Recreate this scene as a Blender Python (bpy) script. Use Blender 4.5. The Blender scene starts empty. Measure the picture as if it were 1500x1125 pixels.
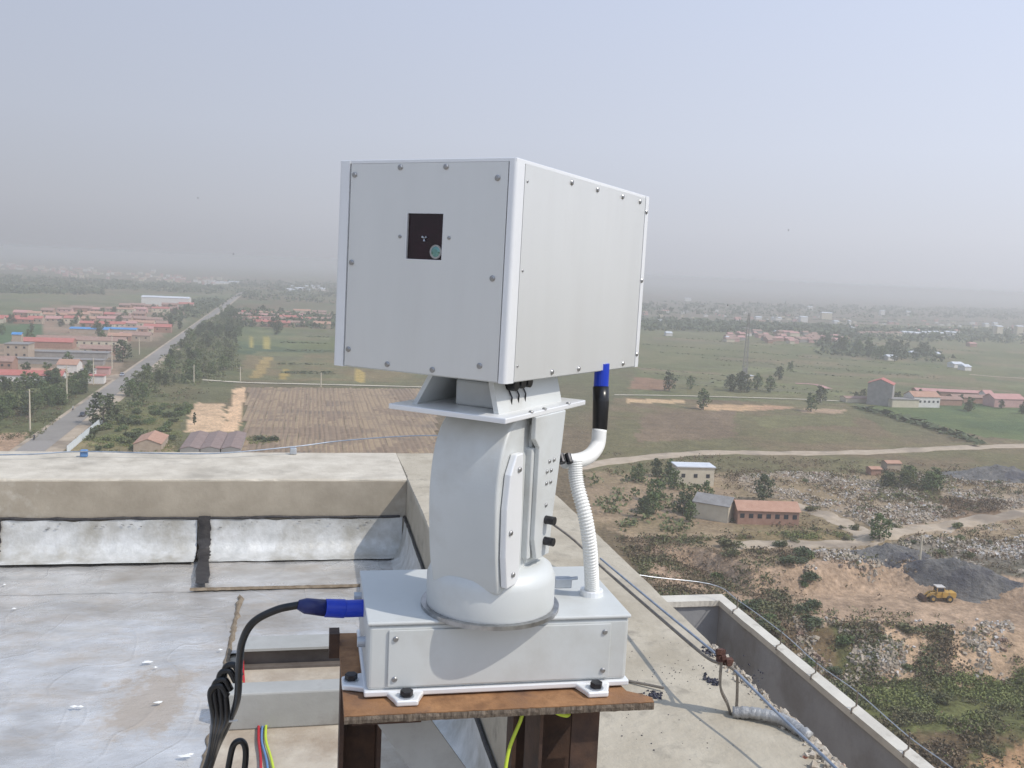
import bpy, bmesh, math, random
import numpy as np
from mathutils import Vector, Matrix, Euler, noise as mnoise
random.seed(7); rng = np.random.default_rng(7)
sc = bpy.context.scene
COL = sc.collection
RAD = math.radians

# ---------------------------------------------------------------- camera, sky, sun, exposure
CAM_H = 60.0
FOC = 1400.0
PITCH = math.atan(167 / 1400); ROLL = math.atan(.046)
Fw = Vector((0, math.cos(PITCH), -math.sin(PITCH)))
R0 = Vector((1, 0, 0)); U0 = Vector((0, math.sin(PITCH), math.cos(PITCH)))
Rt = math.cos(ROLL) * R0 + math.sin(ROLL) * U0
Up = -math.sin(ROLL) * R0 + math.cos(ROLL) * U0
cd = bpy.data.cameras.new('camera'); cam = bpy.data.objects.new('camera', cd); COL.objects.link(cam)
cam.matrix_world = Matrix(((Rt.x, Up.x, -Fw.x, 0), (Rt.y, Up.y, -Fw.y, 0), (Rt.z, Up.z, -Fw.z, CAM_H), (0, 0, 0, 1)))
cd.sensor_width = 36; cd.lens = 36 * FOC / 1500; cd.clip_start = .05; cd.clip_end = 60000
sc.camera = cam

SUN = Vector((.808, -.339, 1.0)).normalized()
sun_el = math.asin(SUN.z); sun_az = math.atan2(SUN.x, SUN.y)
w = bpy.data.worlds.new("World"); sc.world = w; w.use_nodes = True
nt = w.node_tree; nt.nodes.clear()
wo = nt.nodes.new('ShaderNodeOutputWorld'); bg = nt.nodes.new('ShaderNodeBackground')
sky = nt.nodes.new('ShaderNodeTexSky'); sky.sky_type = 'NISHITA'; sky.sun_disc = False
sky.sun_elevation = sun_el; sky.sun_rotation = sun_az
sky.altitude = 60; sky.air_density = 1.0; sky.dust_density = 4.0; sky.ozone_density = 2.0
SKY_S = .10
# thin even overcast of dust: the blue sky is seen through a pale veil, thickest low down
mx = nt.nodes.new('ShaderNodeMix'); mx.data_type = 'RGBA'
tc = nt.nodes.new('ShaderNodeTexCoord'); sep = nt.nodes.new('ShaderNodeSeparateXYZ')
rmp = nt.nodes.new('ShaderNodeValToRGB'); e = rmp.color_ramp.elements
e[0].position = 0.0; e[0].color = (5.2, 5.35, 5.85, 1)
e[1].position = 1.0; e[1].color = (2.9, 3.9, 5.8, 1)
for p_, c_ in ((.05, (5.55, 5.75, 6.4, 1)), (.13, (5.55, 5.9, 6.85, 1)), (.27, (5.0, 5.5, 6.8, 1)), (.5, (4.1, 4.9, 6.5, 1))):
    q = e.new(p_); q.color = c_
nt.links.new(tc.outputs['Generated'], sep.inputs[0]); nt.links.new(sep.outputs['Z'], rmp.inputs[0])
mx.inputs[0].default_value = .90
nt.links.new(sky.outputs[0], mx.inputs[6]); nt.links.new(rmp.outputs[0], mx.inputs[7])
# the veil is brighter on the sun's side of the sky
dt = nt.nodes.new('ShaderNodeVectorMath'); dt.operation = 'DOT_PRODUCT'; dt.inputs[1].default_value = SUN
nt.links.new(tc.outputs['Generated'], dt.inputs[0])
gr = nt.nodes.new('ShaderNodeMapRange'); gr.inputs['From Min'].default_value = -.7; gr.inputs['From Max'].default_value = .9; gr.inputs['To Min'].default_value = .755; gr.inputs['To Max'].default_value = 1.86
nt.links.new(dt.outputs['Value'], gr.inputs[0])
vs_ = nt.nodes.new('ShaderNodeVectorMath'); vs_.operation = 'SCALE'; nt.links.new(mx.outputs[2], vs_.inputs[0]); nt.links.new(gr.outputs[0], vs_.inputs['Scale'])
nt.links.new(vs_.outputs[0], bg.inputs[0]); bg.inputs[1].default_value = SKY_S
nt.links.new(bg.outputs[0], wo.inputs[0])
sl = bpy.data.lights.new('sun', 'SUN'); sl.energy = 3.0; sl.angle = RAD(.6); sl.color = (1.0, .93, .83)
so = bpy.data.objects.new('sun', sl); COL.objects.link(so)
so.rotation_euler = (-SUN).to_track_quat('-Z', 'Y').to_euler(); so.location = (30, -20, 90)
sc.view_settings.view_transform = 'Standard'; sc.view_settings.look = 'None'
sc.view_settings.gamma = 1; sc.view_settings.exposure = 0.0; sc.view_settings.use_curve_mapping = False
sc.cycles.volume_bounces = 1; sc.cycles.max_bounces = 6
HAZE_DENSITY = .00052
HAZE_COLOR = (.93, .91, .885)

# ---------------------------------------------------------------- helpers
def ray(px, py):
    return Fw + Rt * ((px - 750) / FOC) - Up * ((py - 562.5) / FOC)
def spot(px, py, z=0.0):                # point of the place seen at a pixel of the survey photo, on level z
    d = ray(px, py); t = (z - CAM_H) / d.z
    return Vector((d.x * t, d.y * t, z))
BA = math.atan2(.20801, .97813)
Bm = Matrix.Rotation(BA, 4, 'Z') ; Bm.translation = (0, 0, CAM_H)   # building frame: X along far parapet, Y away, Z from eye level

class MB:
    def __init__(s): s.v = []; s.f = []
    def add(s, vs, fs):
        n = len(s.v); s.v += [tuple(p) for p in vs]; s.f += [tuple(i + n for i in q) for q in fs]; return s
    def box(s, x0, x1, y0, y1, z0, z1, m=None):
        vs = [Vector(p) for p in ((x0,y0,z0),(x1,y0,z0),(x1,y1,z0),(x0,y1,z0),(x0,y0,z1),(x1,y0,z1),(x1,y1,z1),(x0,y1,z1))]
        if m is not None: vs = [m @ p for p in vs]
        return s.add(vs, [(0,3,2,1),(4,5,6,7),(0,1,5,4),(1,2,6,5),(2,3,7,6),(3,0,4,7)])
    def prism(s, poly, z0, z1, m=None):
        n = len(poly); vs = [Vector((p[0], p[1], z0)) for p in poly] + [Vector((p[0], p[1], z1)) for p in poly]
        if m is not None: vs = [m @ p for p in vs]
        return s.add(vs, [tuple(range(n))[::-1], tuple(range(n, 2*n))] + [(i, (i+1) % n, n + (i+1) % n, n + i) for i in range(n)])
    def tube(s, pts, r, n=8, cap=True):
        pts = [Vector(p) for p in pts]; k = len(pts); rs = r if isinstance(r, (list, tuple)) else [r] * k
        vs = []; prev = None
        for i, p in enumerate(pts):
            t = (pts[min(i+1, k-1)] - pts[max(i-1, 0)]).normalized()
            a = Vector((0, 0, 1)) if abs(t.z) < .9 else Vector((1, 0, 0))
            if prev is None: x = t.cross(a).normalized()
            else: x = (prev - t * prev.dot(t)).normalized()
            prev = x; y = t.cross(x)
            for j in range(n):
                an = 2 * math.pi * j / n; vs.append(p + (x * math.cos(an) + y * math.sin(an)) * rs[i])
        fs = [(i*n + j, i*n + (j+1) % n, (i+1)*n + (j+1) % n, (i+1)*n + j) for i in range(k-1) for j in range(n)]
        if cap: fs += [tuple(range(n))[::-1], tuple(range((k-1)*n, k*n))]
        return s.add(vs, fs)
    def lathe(s, prof, c=(0,0,0), n=24):
        k = len(prof); vs = [(c[0] + r*math.cos(2*math.pi*j/n), c[1] + r*math.sin(2*math.pi*j/n), c[2] + z) for r, z in prof for j in range(n)]
        fs = [(i*n + j, i*n + (j+1) % n, (i+1)*n + (j+1) % n, (i+1)*n + j) for i in range(k-1) for j in range(n)]
        fs += [tuple(range(n))[::-1], tuple(range((k-1)*n, k*n))]
        return s.add(vs, fs)
    def mesh(s, name, mat=None, smooth=False, org=None):
        me = bpy.data.meshes.new(name)
        vs = s.v if org is None else [(p[0]-org[0], p[1]-org[1], p[2]-org[2]) for p in s.v]
        me.from_pydata(vs, [], s.f)
        if mat: me.materials.append(mat)
        if smooth: me.polygons.foreach_set('use_smooth', [True] * len(me.polygons))
        me.update(); return me
    def build(s, name, mat=None, parent=None, smooth=False, org=None, bevel=0, seg=2):
        o = bpy.data.objects.new(name, s.mesh(name, mat, smooth, org)); COL.objects.link(o)
        if parent: o.parent = parent
        if bevel:
            b = o.modifiers.new('bevel', 'BEVEL'); b.width = bevel; b.segments = seg; b.limit_method = 'ANGLE'; b.angle_limit = RAD(40)
        if smooth and not bevel: o.data.shade_auto_smooth if False else None
        return o

def tag(o, label=None, cat=None, group=None, kind=None):
    if label: o['label'] = label
    if cat: o['category'] = cat
    if group: o['group'] = group
    if kind: o['kind'] = kind
    return o
def empty(name, m, label, cat, group=None):
    o = bpy.data.objects.new(name, None); COL.objects.link(o); o.empty_display_size = .2
    o.matrix_world = m; return tag(o, label, cat, group)
def Bthing(name, org, label, cat, group=None):
    return empty(name, Bm @ Matrix.Translation(org), label, cat, group)
def bezier(pts, k=8):                   # Catmull-Rom
    P = [Vector(p) for p in pts]; P = [P[0]*2 - P[1]] + P + [P[-1]*2 - P[-2]]; out = []
    for i in range(1, len(P) - 2):
        a, b, c, d = P[i-1:i+3]
        for j in range(k):
            t = j / k; out.append(.5*((2*b) + (c-a)*t + (2*a - 5*b + 4*c - d)*t*t + (3*b - a - 3*c + d)*t**3))
    out.append(P[-2]); return out
def copy_tree(o, parent=None):
    c = o.copy(); COL.objects.link(c); c.parent = parent
    for ch in list(o.children): copy_tree(ch, c)
    return c

# ---------------------------------------------------------------- materials
def mat(name, c1, c2=None, scale=5, rough=.7, metal=0, bump=0, bscale=None, detail=6, stretch=None, c3=None, s3=1.0, lo=.35, hi=.65, lo3=.5, hi3=.62, spec=.5, rvar=0):
    m = bpy.data.materials.new(name); m.use_nodes = True; t = m.node_tree; N = t.nodes; L = t.links
    b = N['Principled BSDF']; b.inputs['Roughness'].default_value = rough; b.inputs['Metallic'].default_value = metal
    b.inputs['Specular IOR Level'].default_value = spec
    b.inputs['Base Color'].default_value = (*c1, 1)
    co = N.new('ShaderNodeTexCoord'); src = co.outputs['Object']
    if stretch:
        mp = N.new('ShaderNodeMapping'); mp.inputs['Scale'].default_value = stretch; L.new(src, mp.inputs[0]); src = mp.outputs[0]
    def ns(sc_, det=detail, src=src):
        n = N.new('ShaderNodeTexNoise'); n.inputs['Scale'].default_value = sc_; n.inputs['Detail'].default_value = det; n.inputs['Roughness'].default_value = .62
        L.new(src, n.inputs['Vector']); return n.outputs['Fac']
    def mixc(f, a, bb, l, h):
        mr = N.new('ShaderNodeMapRange'); mr.inputs['From Min'].default_value = l; mr.inputs['From Max'].default_value = h; L.new(f, mr.inputs[0])
        x = N.new('ShaderNodeMix'); x.data_type = 'RGBA'; L.new(mr.outputs[0], x.inputs[0])
        for s_, i in ((a, 6), (bb, 7)):
            if isinstance(s_, tuple): x.inputs[i].default_value = (*s_, 1)
            else: L.new(s_, x.inputs[i])
        return x.outputs[2]
    col = None
    if c2: col = mixc(ns(scale), c1, c2, lo, hi)
    if c3: col = mixc(ns(s3), col if col else c1, c3, lo3, hi3)
    if col: L.new(col, b.inputs['Base Color'])
    if bump:
        bp = N.new('ShaderNodeBump'); bp.inputs['Strength'].default_value = 1; bp.inputs['Distance'].default_value = bump
        L.new(ns(bscale or scale), bp.inputs['Height']); L.new(bp.outputs[0], b.inputs['Normal'])
    if rvar:
        mr = N.new('ShaderNodeMapRange'); mr.inputs['To Min'].default_value = rough - rvar; mr.inputs['To Max'].default_value = rough + rvar
        L.new(ns(scale * .6), mr.inputs[0]); L.new(mr.outputs[0], b.inputs['Roughness'])
    return m

M = {}
def foil_stain(m):      # mud dried on the membrane: one big puddle mark and thin streaks
    t = m.node_tree; N = t.nodes; L = t.links; b = N['Principled BSDF']; src = b.inputs['Base Color'].links[0].from_socket
    co = N.new('ShaderNodeTexCoord'); mp = N.new('ShaderNodeMapping'); mp.inputs['Location'].default_value = (.53*3.6, -3.42*2.2, 0); mp.inputs['Scale'].default_value = (3.6, 2.2, 0)
    L.new(co.outputs['Object'], mp.inputs[0]); n = N.new('ShaderNodeTexNoise'); n.inputs['Scale'].default_value = 9; n.inputs['Detail'].default_value = 8; n.inputs['Roughness'].default_value = .7; L.new(co.outputs['Object'], n.inputs['Vector'])
    ln = N.new('ShaderNodeVectorMath'); ln.operation = 'LENGTH'; L.new(mp.outputs[0], ln.inputs[0])
    ad = N.new('ShaderNodeMath'); ad.operation = 'MULTIPLY_ADD'; ad.inputs[1].default_value = 1.9; L.new(n.outputs['Fac'], ad.inputs[0]); L.new(ln.outputs['Value'], ad.inputs[2])
    mr = N.new('ShaderNodeMapRange'); mr.inputs['From Min'].default_value = 1.65; mr.inputs['From Max'].default_value = 1.35; mr.inputs['To Max'].default_value = .8; L.new(ad.outputs[0], mr.inputs[0])
    n2 = N.new('ShaderNodeTexNoise'); n2.inputs['Scale'].default_value = 3; n2.inputs['Detail'].default_value = 9; n2.inputs['Roughness'].default_value = .75
    mp2 = N.new('ShaderNodeMapping'); mp2.inputs['Scale'].default_value = (1, 2.0, 1); L.new(co.outputs['Object'], mp2.inputs[0]); L.new(mp2.outputs[0], n2.inputs['Vector'])
    m2 = N.new('ShaderNodeMapRange'); m2.inputs['From Min'].default_value = .47; m2.inputs['From Max'].default_value = .66; m2.inputs['To Max'].default_value = .62; L.new(n2.outputs['Fac'], m2.inputs[0])
    mxm = N.new('ShaderNodeMath'); mxm.operation = 'MAXIMUM'; L.new(mr.outputs[0], mxm.inputs[0]); L.new(m2.outputs[0], mxm.inputs[1])
    x = N.new('ShaderNodeMix'); x.data_type = 'RGBA'; L.new(mxm.outputs[0], x.inputs[0]); L.new(src, x.inputs[6]); x.inputs[7].default_value = (.34,.28,.215,1); L.new(x.outputs[2], b.inputs['Base Color'])
    n4 = N.new('ShaderNodeTexNoise'); n4.inputs['Scale'].default_value = 2.6; n4.inputs['Detail'].default_value = .6; n4.inputs['Distortion'].default_value = .35
    mp4 = N.new('ShaderNodeMapping'); mp4.inputs['Scale'].default_value = (1.5, .9, 1); mp4.inputs['Rotation'].default_value = (0, 0, .5); L.new(co.outputs['Object'], mp4.inputs[0]); L.new(mp4.outputs[0], n4.inputs['Vector'])
    sb = N.new('ShaderNodeMath'); sb.operation = 'SUBTRACT'; sb.inputs[1].default_value = .5; L.new(n4.outputs['Fac'], sb.inputs[0])
    ab = N.new('ShaderNodeMath'); ab.operation = 'ABSOLUTE'; L.new(sb.outputs[0], ab.inputs[0])
    m4 = N.new('ShaderNodeMapRange'); m4.inputs['From Max'].default_value = .02; m4.inputs['To Min'].default_value = 1; m4.inputs['To Max'].default_value = 0; L.new(ab.outputs[0], m4.inputs[0])
    b4 = N.new('ShaderNodeBump'); b4.inputs['Distance'].default_value = .0013; L.new(m4.outputs[0], b4.inputs['Height']); L.new(b.inputs['Normal'].links[0].from_socket, b4.inputs['Normal']); L.new(b4.outputs[0], b.inputs['Normal'])
    inv = N.new('ShaderNodeMath'); inv.operation = 'MULTIPLY_ADD'; inv.inputs[1].default_value = -.5; inv.inputs[2].default_value = .45; L.new(mxm.outputs[0], inv.inputs[0]); L.new(inv.outputs[0], b.inputs['Metallic'])
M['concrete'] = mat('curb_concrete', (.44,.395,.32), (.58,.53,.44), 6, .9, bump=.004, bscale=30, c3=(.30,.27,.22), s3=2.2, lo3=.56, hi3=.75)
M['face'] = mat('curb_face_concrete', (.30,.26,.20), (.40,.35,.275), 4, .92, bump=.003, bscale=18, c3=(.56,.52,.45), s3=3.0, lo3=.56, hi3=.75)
M['slab'] = mat('slab_concrete', (.36,.315,.24), (.47,.42,.33), 5, .92, bump=.005, bscale=35, c3=(.27,.24,.19), s3=11, lo3=.56, hi3=.74)
M['floor'] = mat('floor_concrete', (.40,.34,.27), (.52,.46,.37), 8, .9, bump=.004, bscale=40, c3=(.33,.26,.19), s3=3, lo3=.5, hi3=.7)
M['render'] = mat('outer_render', (.27,.275,.285), (.33,.335,.345), 3, .9, bump=.002, bscale=25, c3=(.23,.225,.22), s3=1.3)
M['coping'] = mat('outer_coping', (.50,.47,.41), (.60,.57,.50), 5, .9, bump=.004, bscale=22, c3=(.36,.33,.28), s3=6, lo3=.58, hi3=.7)
M['foil'] = mat('foil_membrane', (.53,.52,.50), (.70,.69,.67), 5, .28, metal=.45, bump=.009, bscale=8, c3=(.40,.365,.32), s3=1.5, lo3=.50, hi3=.70, rvar=.16, stretch=(1,1.6,1))
foil_stain(M['foil'])
M['flash'] = mat('foil_flashing', (.50,.50,.475), (.66,.66,.64), 14, .5, metal=.25, bump=.003, bscale=40, c3=(.38,.36,.31), s3=5, lo3=.46, hi3=.68, rvar=.12)
M['bitumen'] = mat('bitumen', (.022,.02,.021), (.05,.045,.042), 20, .55, bump=.003, bscale=60)
M['seam'] = mat('brown_seam', (.16,.12,.08), (.26,.21,.15), 30, .8, bump=.004, bscale=60)
M['alu'] = mat('anodized_aluminium', (.665,.672,.655), (.715,.722,.705), 1.6, .34, metal=.42, bump=.00004, bscale=900, rvar=.05, stretch=(3,3,.5), c3=(.66,.66,.64), s3=2.6, lo3=.52, hi3=.75)
M['aluw'] = mat('white_aluminium', (.74,.75,.76), (.80,.81,.81), 3, .38, metal=.25)
M['cast'] = mat('cast_white', (.62,.63,.62), (.70,.71,.70), 6, .45, metal=.2, bump=.0002, bscale=300)
M['castg'] = mat('painted_light_grey', (.52,.54,.53), (.58,.60,.59), 3, .5, metal=.1, bump=.0001, bscale=400, c3=(.47,.47,.44), s3=7, lo3=.52, hi3=.78)
M['screw'] = mat('screw_steel', (.30,.30,.30), (.45,.45,.45), 60, .35, metal=.9)
M['black'] = mat('black_rubber', (.006,.006,.007), (.012,.012,.013), 30, .28)
M['boltblack'] = mat('black_bolt', (.02,.02,.022), (.05,.05,.055), 90, .4, metal=.6)
M['blue'] = mat('blue_plastic', (.006,.035,.42), (.01,.05,.5), 15, .38)
M['navy'] = mat('navy_plastic', (.008,.014,.09), (.012,.02,.12), 15, .45)
M['rust'] = mat('rusty_plate', (.20,.10,.045), (.38,.20,.09), 26, .85, bump=.0012, bscale=160, c3=(.11,.06,.04), s3=13, lo3=.5, hi3=.68)
M['rustdark'] = mat('dark_rusty_steel', (.045,.028,.022), (.10,.055,.035), 18, .75, metal=.2, bump=.0008, bscale=90)
M['cut'] = mat('torch_cut_steel', (.10,.075,.055), (.26,.21,.16), 60, .7, metal=.3, bump=.002, bscale=220, stretch=(4,4,.5))
M['beam'] = mat('grey_painted_steel', (.33,.33,.31), (.38,.38,.36), 7, .75, bump=.0008, bscale=60, c3=(.28,.27,.25), s3=4)
M['beamshade'] = mat('shaded_beam_steel', (.10,.085,.075), (.15,.13,.115), 10, .8)  # grey steel darkened: the shade below the top flange is put into colour
M['galv'] = mat('galvanised', (.40,.43,.47), (.52,.55,.58), 30, .45, metal=.6)
M['pipe'] = mat('grey_blue_pipe', (.20,.24,.30), (.30,.34,.40), 30, .5, metal=.3)
M['strap'] = mat('weathered_strap', (.17,.145,.12), (.27,.24,.20), 40, .75, metal=.3, bump=.001, bscale=120)
M['rustclump'] = mat('rust_clump', (.05,.022,.018), (.11,.05,.035), 60, .9, bump=.003, bscale=90)
M['red'] = mat('red_wire', (.45,.02,.03), rough=.45); M['ylw'] = mat('yellow_wire', (.62,.58,.03), rough=.45)
M['grn'] = mat('yellow_green_wire', (.50,.62,.05), rough=.45); M['bwire'] = mat('blue_wire', (.12,.24,.45), rough=.45)
M['white'] = mat('white_plastic', (.75,.75,.72), rough=.5)
M['maroon'] = mat('maroon_inside', (.008,.001,.003), (.018,.002,.007), 25, .2)
M['mortar'] = mat('mortar_rubble', (.36,.30,.23), (.55,.50,.42), 50, .95, bump=.004, bscale=120, c3=(.35,.13,.08), s3=25, lo3=.62, hi3=.68)
M['crumb'] = mat('asphalt_crumb', (.02,.02,.03), (.06,.06,.08), 80, .7)
gl = bpy.data.materials.new('lens_glass'); gl.use_nodes = True; b = gl.node_tree.nodes['Principled BSDF']
b.inputs['Base Color'].default_value = (.16,.30,.27,1); b.inputs['Roughness'].default_value = .08; b.inputs['Metallic'].default_value = .7; M['lens'] = gl
M['asphalt'] = mat('road_asphalt', (.21,.19,.165), (.26,.235,.205), .12, .9, c3=(.27,.245,.22), s3=.03)
M['dirt'] = mat('dirt_track', (.36,.285,.20), (.46,.375,.28), .25, .95, c3=(.24,.19,.14), s3=.05)
M['leaf1'] = mat('leaf_dark', (.055,.072,.030), (.085,.108,.045), .7, .8)
M['leaf2'] = mat('leaf_mid', (.072,.110,.036), (.125,.165,.055), .7, .8)
M['leaf3'] = mat('leaf_olive', (.105,.125,.05), (.155,.17,.07), .7, .8)
M['scrub'] = mat('scrub', (.10,.115,.048), (.15,.15,.065), .10, .9, c3=(.14,.10,.06), s3=.06, lo3=.45, hi3=.6)
M['scrubb'] = mat('brown_scrub', (.15,.105,.065), (.21,.155,.095), .12, .9, c3=(.11,.085,.055), s3=.3)
M['scrubg'] = mat('scrub_green', (.15,.175,.055), (.22,.235,.085), .3, .9, c3=(.13,.12,.06), s3=.08)
M['bark'] = mat('bark', (.09,.075,.06), (.14,.12,.10), 3, .9)
M['stone'] = mat('rubble_stone', (.31,.255,.19), (.42,.36,.285), .5, .95, c3=(.24,.15,.11), s3=.23, lo3=.55, hi3=.65)
M['stonew'] = mat('pale_rubble', (.42,.39,.36), (.62,.60,.57), .6, .95)
M['heap'] = mat('dark_spoil', (.10,.10,.10), (.19,.18,.165), .35, .95, c3=(.075,.075,.085), s3=.12, bump=.6, bscale=1.2)
WALLS = {'brick': mat('brick_wall', (.30,.17,.125), (.38,.23,.17), .8, .9), 'pink': mat('pink_wall', (.50,.30,.28), (.56,.36,.33), .6, .9),
         'white': mat('white_wall', (.62,.60,.56), (.72,.70,.67), .6, .9), 'cream': mat('cream_wall', (.52,.46,.35), (.60,.54,.42), .6, .9),
         'grey': mat('grey_wall', (.26,.245,.23), (.34,.32,.30), .5, .9), 'tan': mat('tan_wall', (.36,.28,.21), (.44,.36,.28), .6, .9)}
ROOFS = {'red': mat('red_roof', (.40,.12,.10), (.46,.17,.14), .6, .8), 'orange': mat('orange_roof', (.38,.21,.145), (.45,.27,.19), .6, .85),
         'terra': mat('terracotta_roof', (.27,.165,.13), (.35,.23,.185), .6, .85), 'blue': mat('blue_roof', (.05,.22,.50), (.08,.30,.58), .4, .6),
         'grey': mat('grey_roof', (.20,.19,.18), (.28,.27,.26), .6, .85), 'pale': mat('pale_roof', (.55,.58,.62), (.66,.68,.71), .4, .7),
         'pink': mat('pink_roof', (.42,.22,.20), (.50,.28,.25), .5, .85), 'brown': mat('brown_mat_roof', (.20,.145,.13), (.27,.20,.18), .7, .95)}
M['win'] = mat('window_dark', (.03,.035,.045), rough=.25)
M['paintw'] = mat('white_sheet', (.55,.60,.62), (.68,.72,.74), .5, .6)
M['yellowp'] = mat('loader_paint', (.46,.26,.045), (.52,.32,.07), 1.5, .6, c3=(.28,.20,.11), s3=1)
M['tyre'] = mat('tyre', (.03,.028,.026), (.07,.06,.05), 2, .9)
M['cardark'] = mat('car_paint_dark', (.03,.035,.05), rough=.3, metal=.3); M['carwhite'] = mat('car_paint_silver', (.45,.48,.55), rough=.3, metal=.3)
M['cloth1'] = mat('dark_cloth', (.07,.07,.09), rough=.9); M['cloth2'] = mat('white_cloth', (.5,.5,.5), rough=.9)

# ================================================================ GROUND
def vnoise(x, y, s, seed=0):            # cheap smooth value noise in numpy
    x = x / s; y = y / s; xi = np.floor(x).astype(np.int64); yi = np.floor(y).astype(np.int64); fx = x - xi; fy = y - yi
    fx = fx*fx*(3-2*fx); fy = fy*fy*(3-2*fy)
    def h(a, b):
        n = (a * 374761393 + b * 668265263 + seed * 982451653) & 0x7fffffff
        n = ((n ^ (n >> 13)) * 1274126177) & 0x7fffffff
        return ((n ^ (n >> 16)) & 0xffff) / 65535.0
    return (h(xi,yi)*(1-fx)+h(xi+1,yi)*fx)*(1-fy) + (h(xi,yi+1)*(1-fx)+h(xi+1,yi+1)*fx)*fy
def fbm(x, y, s, seed=0, o=4):
    r = 0; a = 1; t = 0
    for i in range(o): r = r + a * vnoise(x, y, s / 2**i, seed + i * 17); t += a; a *= .55
    return r / t
def sst(a, b, x): t = np.clip((x - a) / (b - a), 0, 1); return t*t*(3-2*t)
def inpoly(X, Y, poly):
    r = np.zeros(X.shape, bool); n = len(poly)
    for i in range(n):
        x1, y1 = poly[i]; x2, y2 = poly[(i+1) % n]
        c = ((y1 > Y) != (y2 > Y)) & (X < (x2-x1) * (Y-y1) / ((y2-y1) if y2 != y1 else 1e-9) + x1); r ^= c
    return r
def wp(pts, z=0): return [tuple(spot(a, b, z)[:2]) for a, b in pts]
# quarry steps: crest lines given as curves y(x)
c1 = np.array(wp([(1010,800),(1100,828),(1200,822),(1300,818),(1400,835),(1500,850),(1620,865)]))
c2 = np.array(wp([(900,905),(1000,912),(1150,910),(1200,908),(1280,915),(1380,925),(1450,925),(1500,930),(1650,945)], -5))
def crest(c, X): 
    o = np.argsort(c[:,0]); return np.interp(X, c[o,0], c[o,1])
def HT(X, Y):
    X = np.asarray(X, float); Y = np.asarray(Y, float)
    fade = sst(20, 55, X) * (1 - sst(260, 340, X)) 
    wob = 5 * (fbm(X, Y, 18, 3) - .5)
    d1 = crest(c1, X) - Y + wob; d2 = crest(c2, X) - Y + wob * 1.4
    near = 1 - sst(420, 520, Y)
    gully = fbm(X, Y*.3, 6, 21)
    h = -5.0 * sst(0, 6, d1) * fade - 6.5 * sst(-1, 15, d2 + 5*(gully-.5)) * sst(-10, 40, X)
    step = (sst(0, 6, d1) * (1 - sst(5, 9, d1))) * fade + (sst(-1,6,d2) * (1 - sst(10, 16, d2)))
    h += step * 1.6 * (gully - .5)
    # rubble field humps
    rb = sst(60, 90, X) * (1 - sst(200, 300, Y - .25*X)) * sst(4, 14, -d1) * near
    h += rb * (2.6 * fbm(X, Y, 14, 5) + 1.2 * fbm(X, Y, 4, 9) - 1.7)
    lower = sst(14, 22, d2) * sst(0, 40, X)
    h += lower * (1.6 * (fbm(X, Y, 12, 7) - .5) + .6 * (fbm(X, Y, 3, 8) - .5))
    # mound at the bottom right and the long sand bank
    for (mx_, my_, sx, sy, mh) in ((66, 96, 13, 6, 3.2), (92, 148, 16, 5, 2.0)):
        h += mh * np.exp(-(((X-mx_)/sx)**2 + ((Y-my_)/sy)**2))
    return h
def hz(x, y): return float(HT(np.array([x]), np.array([y]))[0])

ths = np.concatenate([np.arange(-38, 38.01, .19), np.arange(42, 322, 5.0)])
rs = [55.0]
while rs[-1] < 21000: rs.append(rs[-1] * (1.0095 if rs[-1] < 700 else 1.03 if rs[-1] < 3000 else 1.12))
rs = np.array(rs); nT = len(ths); nR = len(rs)
A, Rr = np.meshgrid(np.radians(ths), rs); GX = Rr * np.sin(A); GY = Rr * np.cos(A)
GZ = HT(GX, GY); GZ[(Rr * np.ones_like(A)) > 9e9] = 0
GZ = np.where(np.abs(A) < RAD(39), GZ, 0 * GZ)
# colours of the land itself
def arr(c): return np.array(c)[None, None, :]
C = np.zeros(GX.shape + (3,)) + arr((.105,.115,.062))
n1 = fbm(GX, GY, 160, 31)[..., None]; n2 = fbm(GX, GY, 25, 41)[..., None]; n3 = fbm(GX, GY, 5, 51)[..., None]
def zone(pts, col, col2=None, z=0, soft=0):
    global C
    P = wp(pts, z); wx = GX + soft * (n3[...,0] - .5); wy = GY + soft * (n2[...,0] - .5) * 3
    m = inpoly(wx, wy, P)[..., None]; c = arr(col)
    if col2 is not None: c = c * (1 - sst(.35, .65, n2)) + arr(col2) * sst(.35, .65, n2)
    C = np.where(m, c, C)
C = C * (1 - sst(.4, .6, n1)) + arr((.125,.105,.07)) * sst(.4, .6, n1)
zone([(-60,430),(340,430),(345,470),(-60,520)], (.15,.15,.10), (.10,.13,.07))
zone([(-60,440),(120,440),(60,470),(-60,475)], (.10,.13,.07))
zone([(0,478),(80,470),(95,490),(40,505),(-60,510),(-60,478)], (.055,.11,.05))
zone([(-80,505),(190,500),(170,560),(-80,580)], (.26,.20,.155), (.19,.16,.12))        # village yards
zone([(60,452),(290,448),(230,500),(60,500)], (.26,.19,.15), (.18,.16,.12))
zone([(-80,575),(120,570),(60,640),(-80,690)], (.07,.09,.04), (.10,.11,.05))
zone([(-80,640),(45,632),(20,663),(-80,700)], (.30,.22,.16))
zone([(185,600),(300,440),(345,440),(350,560),(270,600),(200,670),(110,670)], (.085,.105,.05), (.11,.11,.06))
zone([(340,478),(500,478),(600,480),(600,520),(340,520)], (.06,.10,.06), (.10,.13,.06))
zone([(360,520),(610,512),(620,560),(350,556)], (.12,.13,.07), (.15,.13,.075))
zone([(300,545),(352,523),(362,523),(320,548)], (.10,.11,.06))
zone([(385,523),(400,523),(385,553),(366,553)], (.33,.26,.07))
zone([(366,493),(371,493),(370,510),(364,510)], (.34,.31,.06)); zone([(387,493),(398,493),(396,511),(385,511)], (.34,.31,.06))
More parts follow.
